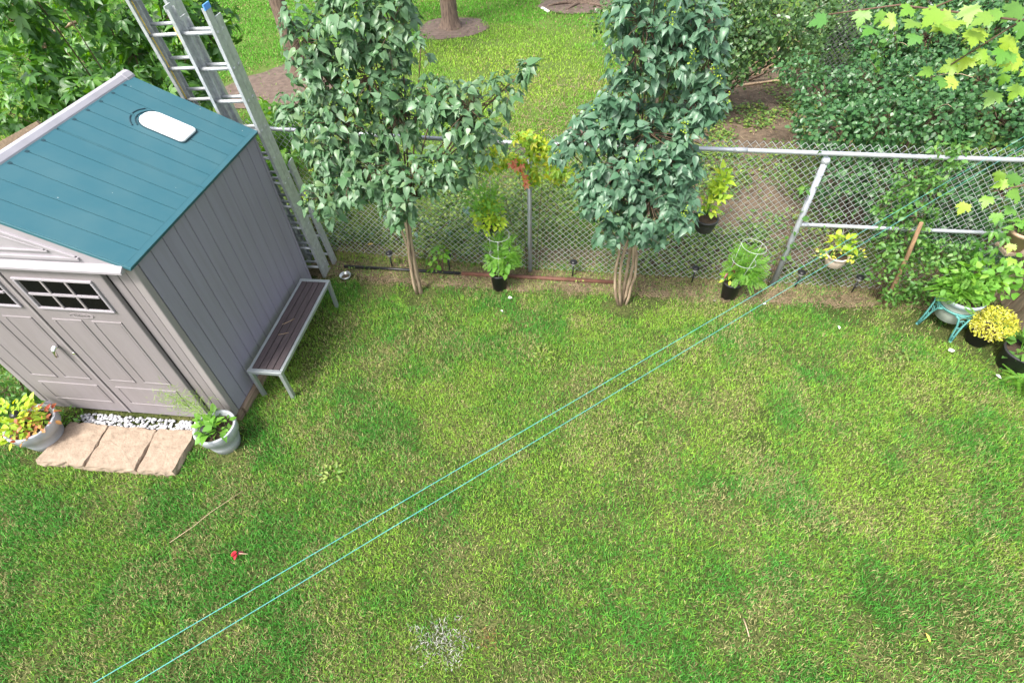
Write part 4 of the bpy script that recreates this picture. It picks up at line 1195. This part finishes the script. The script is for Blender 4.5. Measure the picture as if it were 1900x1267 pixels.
# ================================================================== PARK TREES
def park_tree(label, x, y, r, lean, seed):
    t = thing('park_tree', label, 'tree', (x, y, 0), 'trees in the park')
    zs = [-.05, .0, .08, .25, .6, 1.2, 2.2, 3.4, 4.6]
    fl = [1.75, 1.6, 1.32, 1.12, 1.0, .94, .88, .78, .66]
    mb = MB(); n = 22
    V = []
    r2 = np.random.default_rng(seed); ph = r2.random(5)*6
    for z, f_ in zip(zs, fl):
        for j in range(n):
            a = 2*PI*j/n
            fr = max(0, 1-z/.5)
            k = f_*(1+.12*fr*math.sin(5*a+ph[0])+.07*math.sin(3*a+ph[1]+z)+.05*math.sin(8*a+ph[2])+.04*r2.normal())
            V.append((x+lean*z+r*k*math.cos(a), y+r*k*math.sin(a), z))
    F = [(i*n+j, i*n+(j+1) % n, (i+1)*n+(j+1) % n, (i+1)*n+j) for i in range(len(zs)-1) for j in range(n)]
    mb.add(V, F, True); mb.build('trunk', 'bark', t)
    top = np.array([x+lean*4.6, y, 4.5])
    tips = []
    for i in range(6):
        a = 2*PI*i/6+seed
        e = top+np.array([1.3*math.cos(a), 1.3*math.sin(a), .9+.5*r2.random()])
        MB().tube(curve(top-np.array([0, 0, .5]), e, (0, 0, .2)), list(np.linspace(r*.4, .03, 7)), 7).build('limb', 'bark', t)
        tips.append(e)
    bl = [(e[0], e[1], e[2], .8, .6, 1) for e in tips]
    tp, dd, _ = blob_tips(bl, 120)
    k = len(tp)
    P = np.repeat(tp, 5, 0)+rng.normal(size=(k*5, 3))*.12
    V, T = join_leaves('wide', P-OFF[t.name], frames(rdir(k*5), rdir(k*5)+np.array([0, 0, .8])), rng.uniform(.1, .18, k*5))
    o = link(arrays_mesh('crown', V, T, M['L_shrub'], True), 'crown', t); o['kind'] = 'stuff'
park_tree('park tree trunk rising from the round mulch ring', -3.33, 14.6, .185, -.01, 1)
park_tree('park tree trunk behind the left lilac, over bare earth', -5.9, 11.25, .16, -.02, 2)
park_tree('park tree at the top edge over the mulch bed with surface roots', -.1, 16.9, .32, .02, 4)
roots = [((-.35, 16.5, .02), (-1.0, 16.25, .03)), ((-.2, 16.45, .02), (-.5, 15.95, .02)), ((.1, 16.4, .02), (.5, 16.0, .02))]
for i, (a, b_) in enumerate(roots):
    tag(MB().tube(curve(a, b_, (.05, .06, .03)), list(np.linspace(.05, .02, 7)), 7).build('surface_root', 'bark'),
        ['surface root running left across the far mulch bed', 'surface root running forward across the far mulch bed', 'surface root running right across the far mulch bed'][i], 'root', 'roots in the far mulch bed')
tag(MB().beam((-.95, 15.75, .03), (-1.15, 16.1, .03), (0, 0, 1), .03, .07).build('wood_offcut', 'petal'), 'pale wood offcut lying left of the far mulch bed', 'wood')

# maple reaching in from the right
mp = thing('maple_tree', 'bright maple reaching in with large lobed leaves from the right edge', 'tree', (6.2, 4.6, 0))
MB().tube([(6.2, 4.6, -.1), (6.15, 4.6, 1.5), (6.05, 4.55, 3.2), (5.9, 4.5, 5.0)], [.17, .13, .11, .08], 12).build('trunk', 'bark', mp)
TW = [[(6.05, 4.55, 3.9), (4.2, 3.9, 4.3), (2.9, 3.5, 4.1), (2.3, 3.42, 3.7), (1.8, 3.42, 3.46)], [(2.9, 3.5, 4.1), (2.4, 3.5, 3.45), (2.10, 3.5, 3.16)],
      [(2.3, 3.45, 3.4), (1.75, 3.65, 3.42), (1.45, 3.8, 3.33)], [(6.1, 4.55, 2.2), (4.6, 4.0, 2.5), (3.5, 3.72, 2.42), (2.95, 3.7, 2.25)], [(6.1, 4.55, 1.8), (4.5, 4.0, 1.95), (3.6, 3.72, 1.72)]]
for q in TW:
    MB().tube(q, list(np.linspace(.020 if q[0][0] > 5 else .006, .004, len(q))), 7).build('branch', 'twig', mp)
LV = [(1.75, 3.4, 3.41), (1.84, 3.4, 3.47), (1.65, 3.4, 3.42), (1.77, 3.35, 3.36), (2.14, 3.5, 3.16), (2.10, 3.5, 3.09), (2.18, 3.5, 3.2), (2.14, 3.45, 3.10), (2.02, 3.5, 3.13), (2.21, 3.3, 3.37), (2.19, 3.3, 3.31),
      (2.22, 3.3, 3.44), (2.11, 3.4, 3.44), (1.45, 3.8, 3.31), (1.6, 3.7, 3.38), (2.28, 3.35, 3.28), (1.93, 3.38, 3.42), (2.26, 3.5, 3.22), (1.62, 3.5, 3.43), (1.75, 3.5, 3.45), (1.97, 3.5, 3.36), (1.98, 3.5, 3.41), (2.04, 3.5, 3.46), (2.19, 3.5, 3.33), (2.21, 3.5, 3.43), (2.44, 3.5, 3.19), (2.43, 3.5, 3.11), (2.43, 3.5, 3.01), (2.54, 3.5, 3.05), (1.61, 3.5, 3.34), (2.3, 3.5, 3.19), (2.29, 3.5, 3.46), (2.36, 3.4, 3.25), (2.5, 3.45, 3.15), (2.1, 3.45, 3.35)]
LV2 = [(2.94, 3.7, 2.21), (2.83, 3.7, 2.15), (3.03, 3.65, 2.11), (3.00, 3.7, 2.32), (3.12, 3.7, 2.24), (2.92, 3.7, 2.4), (3.42, 3.7, 1.68), (3.08, 3.75, 2.35), (3.15, 3.7, 2.12), (3.38, 3.75, 1.78)]
PL = np.array(LV+LV2)
n = len(PL)
foliage(mp, 'maple', PL, rdir(n)*.45+np.array([-.45, -.35, -.35]), rdir(n)*.3+np.array([-.1, -.45, .9]), rng.uniform(.07, .12, n), 'L_maple', n)

# dead branches by the shrub
DB = [[(3.05, 11.5, .05), (3.5, 11.55, .10), (3.9, 12.1, .35), (4.3, 12.9, .55)], [(3.6, 11.7, .12), (4.2, 12.2, .3), (4.6, 13.0, .5)], [(3.0, 11.1, .04), (3.8, 11.35, .06), (4.4, 11.25, .05)]]
for i, q in enumerate(DB):
    tag(MB().tube(q, list(np.linspace(.028, .010, len(q))), 7).build('dead_branch', 'palebranch'), ['long forked dead branch lying under the leafy shrub', 'dead branch crossing behind the others under the shrub', 'nearest dead branch, lying flat on the brown litter'][i], 'branch', 'dead branches')

# ================================================================== POTS
def pot_mesh(t, prof, m, c, soil=None, n=30, name='pot', **kw):
    MB().lathe(prof, c, n, **kw).build(name, m, t)
    if soil:
        MB().lathe([(0, soil[1]), (soil[0], soil[1]+.003)], c, n, **{k: v for k, v in kw.items() if k in ('a0', 'a1')}).build('soil', 'soil', t)
def tuft(t, c, r, h, n, kind, m, s0, s1, nobj=300, up_=.8, part='leaf', out=.8, rest='foliage'):
    """leaves held on short stems above a pot"""
    d = rdir(n); d[:, 2] = np.abs(d[:, 2])
    k = rng.random(n)**.5
    P = np.array(c)+d*np.array([r, r, h])*k[:, None]
    yd = d*out+rng.normal(size=(n, 3))*.35; yd[:, 2] -= .15
    nd = np.array([0, -.15, up_])+d*.4+rng.normal(size=(n, 3))*.25
    foliage(t, kind, P, yd, nd, rng.uniform(s0, s1, n), m, nobj, part=part, rest=rest)
    mb = MB()
    for i in range(0, n, max(1, n//14)):
        b_ = np.array(c)+np.array([d[i, 0]*r*.25, d[i, 1]*r*.25, -.03])
        mb.tube([b_, (b_+P[i])/2+np.array([0, 0, .02]), P[i]], .0028, 4, False)
    mb.build('stems', 'L_bright', t)
WP = [(0, .005), (.125, 0), (.150, .10), (.168, .205), (.190, .21), (.200, .305), (.198, .315), (.180, .315), (.172, .28), (.15, .27)]
t = thing('flower_pot', 'white painted pot with hosta leaves and feathery dill, right of the stone step', 'potted plant', (-3.20, 2.46, 0))
pot_mesh(t, [(r*.95, z) for r, z in WP], 'whitepot', (-3.20, 2.46, 0), (.15, .27))
tuft(t, (-3.21, 2.45, .28), .16, .15, 46, 'wide', 'L_bright', .07, .11, 46)
tuft(t, (-3.17, 2.47, .27), .12, .05, 10, 'ovate', 'L_bright', .05, .07, 10)
for i, (dx, dz) in enumerate(((-.28, .42), (-.22, .30), (-.12, .36), (-.05, .25))):
    q = curve((-3.24, 2.50, .27), (-3.24+dx, 2.52, .27+dz), (.0, 0, .06), 6)
    st_ = MB().tube(q, .003, 5).build('dill_stem', 'L_dill', t)
    P_ = np.concatenate([np.array(q[-1])+rng.normal(size=(90, 3))*.05, np.array(q[-3])+rng.normal(size=(50, 3))*.04])
    V, T = join_leaves('strip', P_-OFF[t.name], frames(rdir(140), rdir(140)), np.full(140, .055))
    o = link(arrays_mesh('dill_frond', V, T, M['L_dill']), 'dill_frond', st_); o['kind'] = 'stuff'
t = thing('flower_pot', 'white painted pot of lime and red coleus left of the stone step', 'potted plant', (-5.01, 2.34, 0))
pot_mesh(t, [(r*1.1, z) for r, z in WP], 'whitepot', (-5.01, 2.34, 0), (.17, .27))
tuft(t, (-5.11, 2.33, .29), .24, .24, 190, 'ovate', 'L_lime', .05, .09, 120)
tuft(t, (-4.93, 2.36, .30), .17, .16, 66, 'ovate', 'L_red', .04, .07, 46, part='red_leaf', rest='red_foliage')
tuft(t, (-4.98, 2.22, .29), .14, .06, 28, 'ovate', 'L_red', .035, .06, 28, part='red_leaf')
tuft(t, (-5.12, 2.19, .22), .06, .04, 8, 'wide', 'L_gold', .07, .09, 8, part='yellow_leaf')

BP = [(0, .004), (.082, 0), (.102, .225), (.108, .226), (.109, .25), (.098, .25), (.094, .22)]
t = thing('nursery_pot', 'black pot with bright leafy plant standing between the lilac stems', 'potted plant', (-.85, 4.94, 0))
pot_mesh(t, BP, 'blackpot', (-.85, 4.94, 0), (.094, .215))
tuft(t, (-.83, 4.96, .30), .16, .28, 60, 'wide', 'L_bright', .06, .095, 60)
tuft(t, (-.79, 4.99, .40), .17, .30, 120, 'pinnate', 'L_bright', .09, .14, 120, part='frond')
tuft(t, (-.84, 4.95, .28), .12, .06, 12, 'wide', 'L_bright', .055, .08, 12)
t = thing('nursery_pot', 'black pot with marigold fronds and wine red coleus by the right fence post', 'potted plant', (1.90, 4.98, 0))
pot_mesh(t, BP, 'blackpot', (1.90, 4.98, 0), (.094, .215))
tuft(t, (2.00, 5.02, .31), .20, .36, 230, 'pinnate', 'L_bright', .08, .13, 230, part='frond')
tuft(t, (1.86, 5.0, .28), .10, .10, 16, 'ovate', 'L_lime', .05, .08, 14)
tuft(t, (1.83, 4.99, .38), .05, .08, 7, 'lance', 'L_wine', .07, .10, 7, part='wine_leaf')
tuft(t, (2.10, 4.95, .26), .10, .16, 18, 'wide', 'L_bright', .05, .075, 18)
def cage(label, cx, cy, rings, foot, tilt=0):
    t = thing('plant_cage', label, 'plant support', (foot[0], foot[1], .2), 'wire plant cages')
    for i, (x, y, z, r, tx) in enumerate(rings):
        MB().tube([(x+r*math.cos(a), y+r*math.sin(a), z+tx*r*math.cos(a)) for a in np.linspace(0, 2*PI, 33)], .0022, 6, False).build('ring', 'cagewire', t)
    x, y, z, r, tx = rings[0]
    for a in (.6, 2.7, 4.8):
        MB().tube([(x+r*math.cos(a), y+r*math.sin(a), z+tx*r*math.cos(a)), (foot[0]+.08*math.cos(a), foot[1]+.08*math.sin(a), .12)], .0018, 6).build('wire_leg', 'cagewire', t)
cage('white wire plant cage in the black pot between the lilacs', -.84, 4.99, [(-.835, 4.99, .76, .135, 0), (-.83, 4.98, .52, .12, 0)], (-.85, 4.94))
cage('white wire plant cage in the black pot by the right fence post', 1.95, 4.96, [(1.98, 4.96, .77, .135, -.12), (1.93, 4.96, .57, .13, -.10)], (1.90, 4.98))

def hang_pot(name, label, c, r, h, m, rib=0.0):
    t = thing(name, label, 'potted plant', (c[0], c[1], c[2]-h), 'pots hung on the fence')
    prof = [(0, -h), (r*.45, -h), (r*.72, -h*.85), (r*.92, -h*.35), (r*.97, -.02), (r*1.05, -.018), (r*1.05, 0), (r*.92, 0), (r*.88, -.03)]
    MB().lathe(prof, c, 36, wob=rib).build('pot', m, t)
    MB().lathe([(0, -.03), (r*.9, -.026)], c, 24).build('soil', 'soil', t)
    return t
t = hang_pot('hanging_pot', 'black basket pot with trailing lime leaves hung on the fence', (1.44, 5.10, 1.02), .125, .18, 'blackpot')
tuft(t, (1.43, 5.13, 1.08), .12, .16, 46, 'wide', 'L_lime', .05, .075, 50)
tuft(t, (1.50, 5.13, 1.24), .10, .36, 90, 'heart', 'L_lime', .055, .08, 90)
MB().tube([(1.44, 5.16, 1.03), (1.47, 5.24, 1.45), (1.47, 5.25, 1.74)], .003, 5).build('hanger', 'cagewire', t)
t = hang_pot('hanging_pot', 'cream ribbed pot with lime leaves hung from the brace rail', (2.95, 5.10, .61), .12, .165, 'creampot', .03)
tuft(t, (2.95, 5.12, .66), .16, .20, 44, 'heart', 'L_lime', .05, .085, 40)
tuft(t, (2.86, 5.06, .61), .15, .05, 22, 'ovate', 'L_gold', .03, .05, 22, part='dry_leaf')
tuft(t, (3.10, 5.06, .62), .14, .08, 26, 'ovate', 'L_gold', .03, .05, 26, part='dry_leaf')
for s_ in (-1, 1):
    MB().tube([(2.95+.1*s_, 5.10, .61), (2.95, 5.2, .80), (2.95, 5.25, .90)], .0025, 5).build('hanger', 'cagewire', t)
t = hang_pot('hanging_pot', 'dark pot with dense yellow-green leaves hung behind the left lilac boughs', (-.93, 5.14, .86), .11, .15, 'blackpot')
tuft(t, (-.93, 5.08, .87), .20, .28, 200, 'ovate', 'L_lime', .045, .075, 120)
tuft(t, (-.99, 5.10, 1.05), .22, .28, 200, 'ovate', 'L_bright', .045, .075, 120)
tuft(t, (-.93, 5.06, .80), .16, .12, 60, 'ovate', 'L_lime', .04, .06, 60)
MB().tube([(-.93, 5.18, .86), (-.93, 5.24, 1.4), (-.93, 5.25, 1.74)], .003, 5).build('hanger', 'cagewire', t)
t = thing('tan_pot', 'tan clay pot with round green leaves at the right edge by the wooden fence', 'potted plant', (4.60, 5.08, .72))
pot_mesh(t, [(0, 0), (.085, 0), (.115, .18), (.125, .18), (.127, .215), (.11, .215)], 'tanpot', (4.60, 5.08, .80), (.11, .19))
MB().box(4.50, 4.86, 4.98, 5.18, .765, .798).build('bracket', 'fencewood', t)
tuft(t, (4.58, 5.06, 1.02), .16, .14, 22, 'heart', 'L_bright', .07, .10, 22)

# planter on turquoise stand
SC_ = (4.16, 4.68)
t = thing('plant_stand', 'turquoise cast metal plant stand with four pierced curved legs', 'plant stand', (SC_[0], SC_[1], 0))
def hoop(z, r, w): return [(SC_[0]+r*math.cos(a), SC_[1]+r*math.sin(a), z) for a in np.linspace(0, 2*PI, 37)]
MB().lathe([(.172, .315), (.188, .315), (.188, .338), (.172, .338), (.172, .315)], (SC_[0], SC_[1], 0), 36).build('ring', 'turq', t)
for i in range(4):
    a = rad(178)+i*PI/2+rad(0)
    if i == 1: a = rad(268)
    u = np.array([math.cos(a), math.sin(a), 0]); s_ = np.array([-math.sin(a), math.cos(a), 0])
    base = np.array([SC_[0], SC_[1], 0])
    lp = lambda r, z, o=0: base+u*r+s_*o+np.array([0, 0, z])
    mb = MB()
    outer = [lp(.185, .33, -.085), lp(.20, .30, -.05), lp(.215, .22, -.028), lp(.225, .12, -.018), lp(.245, .0, -.010)]
    outer2 = [lp(.185, .33, .085), lp(.20, .30, .05), lp(.215, .22, .028), lp(.225, .12, .018), lp(.245, .0, .010)]
    mb.tube(outer, .011, 6).tube(outer2, .011, 6)
    for k_ in range(4):
        p, q = (np.array(outer[k_])+np.array(outer[k_+1]))/2, (np.array(outer2[k_])+np.array(outer2[k_+1]))/2
        mb.tube([p, (p+q)/2+np.array([0, 0, .02]), q], .006, 5)
        mb.tube([outer[k_+1], (p+q)/2, outer2[k_+1]], .005, 5)
    mb.tube([lp(.245, .012, -.012), lp(.255, .004, .0), lp(.245, .012, .012)], .010, 6)
    mb.build('leg', 'turq', t)
t = thing('planter', 'wide weathered grey planter overflowing with green leaves on the turquoise stand', 'potted plant', (SC_[0], SC_[1], .16))
pc = (SC_[0], SC_[1], 0)
pot_mesh(t, [(0, .15), (.12, .15), (.135, .16), (.158, .30), (.170, .395)], 'greypot', pc)
MB().lathe([(.170, .395), (.196, .40), (.208, .445), (.208, .455), (.185, .455), (.178, .41)], pc, 36).build('rim', 'greyrim', t)
MB().lathe([(0, .415), (.18, .418)], pc, 30).build('soil', 'soil', t)
tuft(t, (4.18, 4.76, .48), .25, .28, 130, 'wide', 'L_bright', .06, .10, 120)
tuft(t, (4.12, 4.70, .46), .20, .12, 110, 'fern', 'L_bright', .09, .14, 110, part='frond')
tuft(t, (4.36, 4.80, .50), .26, .30, 90, 'wide', 'L_bright', .06, .10, 90)

t = thing('golden_shrub', 'round golden yellow shrub in a black pot beside the plant stand', 'potted plant', (4.42, 4.47, 0))
pot_mesh(t, [(r*1.25, z*.8) for r, z in BP], 'blackpot', (4.42, 4.47, 0), (.11, .165))
d = rdir(1500); k = .45+.55*rng.random(1500)**.5
P_ = np.array([4.42, 4.44, .30])+d*np.array([.21, .19, .17])*k[:, None]
foliage(t, 'small', P_, rdir(1500)+d, d+rdir(1500)*.6, rng.uniform(.018, .034, 1500), 'L_gold', 0)
t = thing('wide_pot', 'wide black pot with broad green leaves at the right edge of the lawn', 'potted plant', (4.62, 4.13, 0))
pot_mesh(t, [(0, .004), (.14, 0), (.172, .21), (.182, .215), (.182, .235), (.165, .235), (.16, .20)], 'blackpot', (4.62, 4.13, 0), (.16, .19))
tuft(t, (4.62, 4.14, .22), .17, .20, 34, 'wide', 'L_rose', .09, .13, 34)
t = thing('fern', 'small bright fern at the right edge of the lawn', 'plant', (4.60, 3.92, 0))
n = 9
an = np.linspace(0, 2*PI, n, endpoint=False)
foliage(t, 'fern', np.tile((4.60, 3.92, .03), (n, 1)), np.stack([np.cos(an), np.sin(an), .5+0*an], 1), np.stack([-.5*np.cos(an), -.5*np.sin(an), 1+0*an], 1), rng.uniform(.17, .24, n), 'L_bright', n, part='frond')

# solar lights
def solar(x, y, label, z0=0.0, h=.26, lean=(0, 0)):
    t = thing('solar_light', label, 'garden light', (x, y, z0), 'solar path lights')
    tx, ty = x+lean[0], y+lean[1]
    MB().tube([(x, y, z0-.05), (tx, ty, z0+h-.075)], .0095, 10).build('stake', 'black', t)
    MB().lathe([(.012, -.075), (.030, -.055), (.033, -.022), (.030, -.02)], (tx, ty, z0+h), 18).build('lens', 'lens', t)
    MB().lathe([(.034, -.024), (.046, -.022), (.046, -.012), (.030, .004), (0, .008)], (tx, ty, z0+h), 20).build('cap', 'black', t)
for x, y, lb in ((-2.30, 5.22, 'black solar light left of the left lilac stems'), (-1.54, 5.22, 'black solar light beside the green seedling, right of the left lilac stems'),
                 (.04, 5.21, 'black solar light between the middle fence post and right lilac'), (1.50, 5.20, 'black solar light left of the marigold pot'),
                 (2.72, 5.21, 'black solar light just right of the right fence post'), (3.36, 5.17, 'black solar light beside the wooden stake')):
    solar(x, y, lb, lean=(.004, 0))
solar(-5.02, 2.33, 'black solar light stuck in the red coleus pot', .27, .22, (0, -.01))
solar(-3.24, 2.40, 'black solar light stuck in the hosta pot', .27, .10)

tag(MB().tube([(3.67, 4.99, -.03), (3.63, 4.985, .35), (3.56, 4.97, .8), (3.49, 4.95, 1.15)], [.024, .022, .021, .018], 10).build('wooden_stake', 'stake'), 'rough wooden stake leaning among the climbing rose', 'stake')
mass('bramble', 'bright leafy bramble sprawling over the timber fence behind the planter', 'bush', (4.72, 4.85, 0), [(4.62, 4.78, .72, .22, .18, 1), (4.80, 4.70, .95, .2, .16, 1), (4.55, 4.92, .55, .2, .2, 1), (4.80, 4.95, 1.0, .16, .16, .8), (4.84, 4.5, .75, .12, .2, .7)], 'wide', 'L_bright', 420, .06, .10, 120, (3, 5), .3, .9, .25, .04, limb=.005)
wf = thing('wooden_fence', 'weathered timber board fence along the right side of the yard', 'fence', (4.97, 4.2, 0))
y = 2.6
while y < 5.2:
    MB().box(4.955, 4.975, y, y+.135, .03, 1.05+.02*random.random()).build('board', 'fencewood', wf, bevel=.003)
    y += .150
for z in (.25, .85):
    MB().box(4.976, 5.015, 2.55, 5.25, z, z+.085).build('rail', 'fencewood', wf, bevel=.003)
for y in (2.65, 4.30, 5.2):
    MB().box(4.90, 4.953, y, y+.085, -.05, 1.12).build('post', 'fencewood', wf, bevel=.004)

tag(MB().beam((-6.75, 5.0, 1.52), (-5.75, 5.02, 1.90), (0, 0, 1), .16, .03).build('wooden_plank', 'timber'), 'dark brown plank propped behind the shed roof at the left edge', 'plank')

# ================================================================== BITS ON THE LAWN
for x, y, lb in ((.83, 3.05, 'dark weed rosette in the lawn right of the clotheslines'), (-2.05, 2.22, 'dark weed rosette in the lawn in front of the bench'),
                 (3.55, 4.17, 'bluish weed rosette in the lawn near the plant stand'), (-.25, 3.85, 'dark weed rosette in the middle of the lawn above the clotheslines')):
    t = thing('lawn_weed', lb, 'weed', (x, y, 0), 'weed rosettes in the lawn')
    n = 22
    an = rng.random(n)*2*PI; rr = .09*rng.random(n)**.5
    foliage(t, 'ovate', np.stack([x+rr*np.cos(an), y+rr*np.sin(an), .035+.03*rng.random(n)], 1), np.stack([np.cos(an), np.sin(an), .3+0*an], 1)+rdir(n)*.3,
            rdir(n)*.3+np.array([0, 0, 1.0]), rng.uniform(.03, .055, n), 'L_weed', n)

t = thing('red_petals', 'crumpled red flower head lying on the lawn at lower left', 'flower', (-2.59, 1.44, 0))
for i in range(6):
    a = rng.random()*6.28
    o = bpy.data.objects.new('petal', leaf_mesh('wide', 'redleaf')); COL.objects.link(o); o.parent = t
    o.location = (.012*math.cos(a), .012*math.sin(a), .05); o.rotation_euler = (rng.normal()*.5, rng.normal()*.5, a); o.scale = (.05,)*3
    o.data = leaf_mesh('wide', 'L_wine') if i == 0 else o.data
MB().tube([(-2.57, 1.44, .05), (-2.50, 1.445, .045)], .004, 5).build('stalk', 'palebranch', t)
tag(MB().tube([(-3.21, 1.47, .045), (-3.08, 1.62, .05), (-2.99, 1.76, .05), (-2.80, 1.98, .048)], .003, 6).build('fallen_stick', 'palebranch'), 'long thin pale stick lying on the lawn', 'stick')
tag(MB().tube([(1.44, 1.36, .045), (1.45, 1.31, .05), (1.46, 1.24, .045)], .005, 5).build('short_twig', 'palebranch'), 'short pale twig on the lawn at lower right', 'twig')
def fallen(x, y, s, m, label, grp, kind='wide'):
    o = bpy.data.objects.new('fallen_petal' if m == 'petal' else 'fallen_leaf', leaf_mesh(kind, m)); COL.objects.link(o)
    o.location = (x, y, .045); o.scale = (s,)*3; o.rotation_euler = (rng.normal()*.25, rng.normal()*.25, rng.random()*6.28)
    tag(o, label, 'leaf' if m != 'petal' else 'petal', grp)
for x, y, s, lb in ((4.04, 4.26, .07, 'white petal on the grass below the plant stand'), (4.37, 3.96, .06, 'white petal on the grass in front of the wide black pot'), (-.72, 4.72, .055, 'white petal at the foot of the black pot between the lilacs'),
                    (-.78, 4.5, .04, 'small white petal on the grass in front of the black pot between the lilacs'), (3.02, 4.55, .05, 'white petal on the grass right of the clotheslines crossing'), (2.28, 4.83, .05, 'white petal beside the marigold pot'), (1.72, 4.85, .05, 'white petal on the grass left of the marigold pot')):
    fallen(x, y, s, 'petal', lb, 'petals on the lawn')
fallen(2.72, 1.4, .08, 'yellowleaf', 'yellow leaf lying on the lawn at lower right', 'fallen yellow leaves', 'lance')
fallen(-2.75, 5.62, .10, 'yellowleaf', 'orange leaf lying behind the fence left of the lilac', 'fallen yellow leaves')
fallen(-1.05, 11.6, .20, 'yellowleaf', 'yellow leaf lying on the park grass', 'fallen yellow leaves')
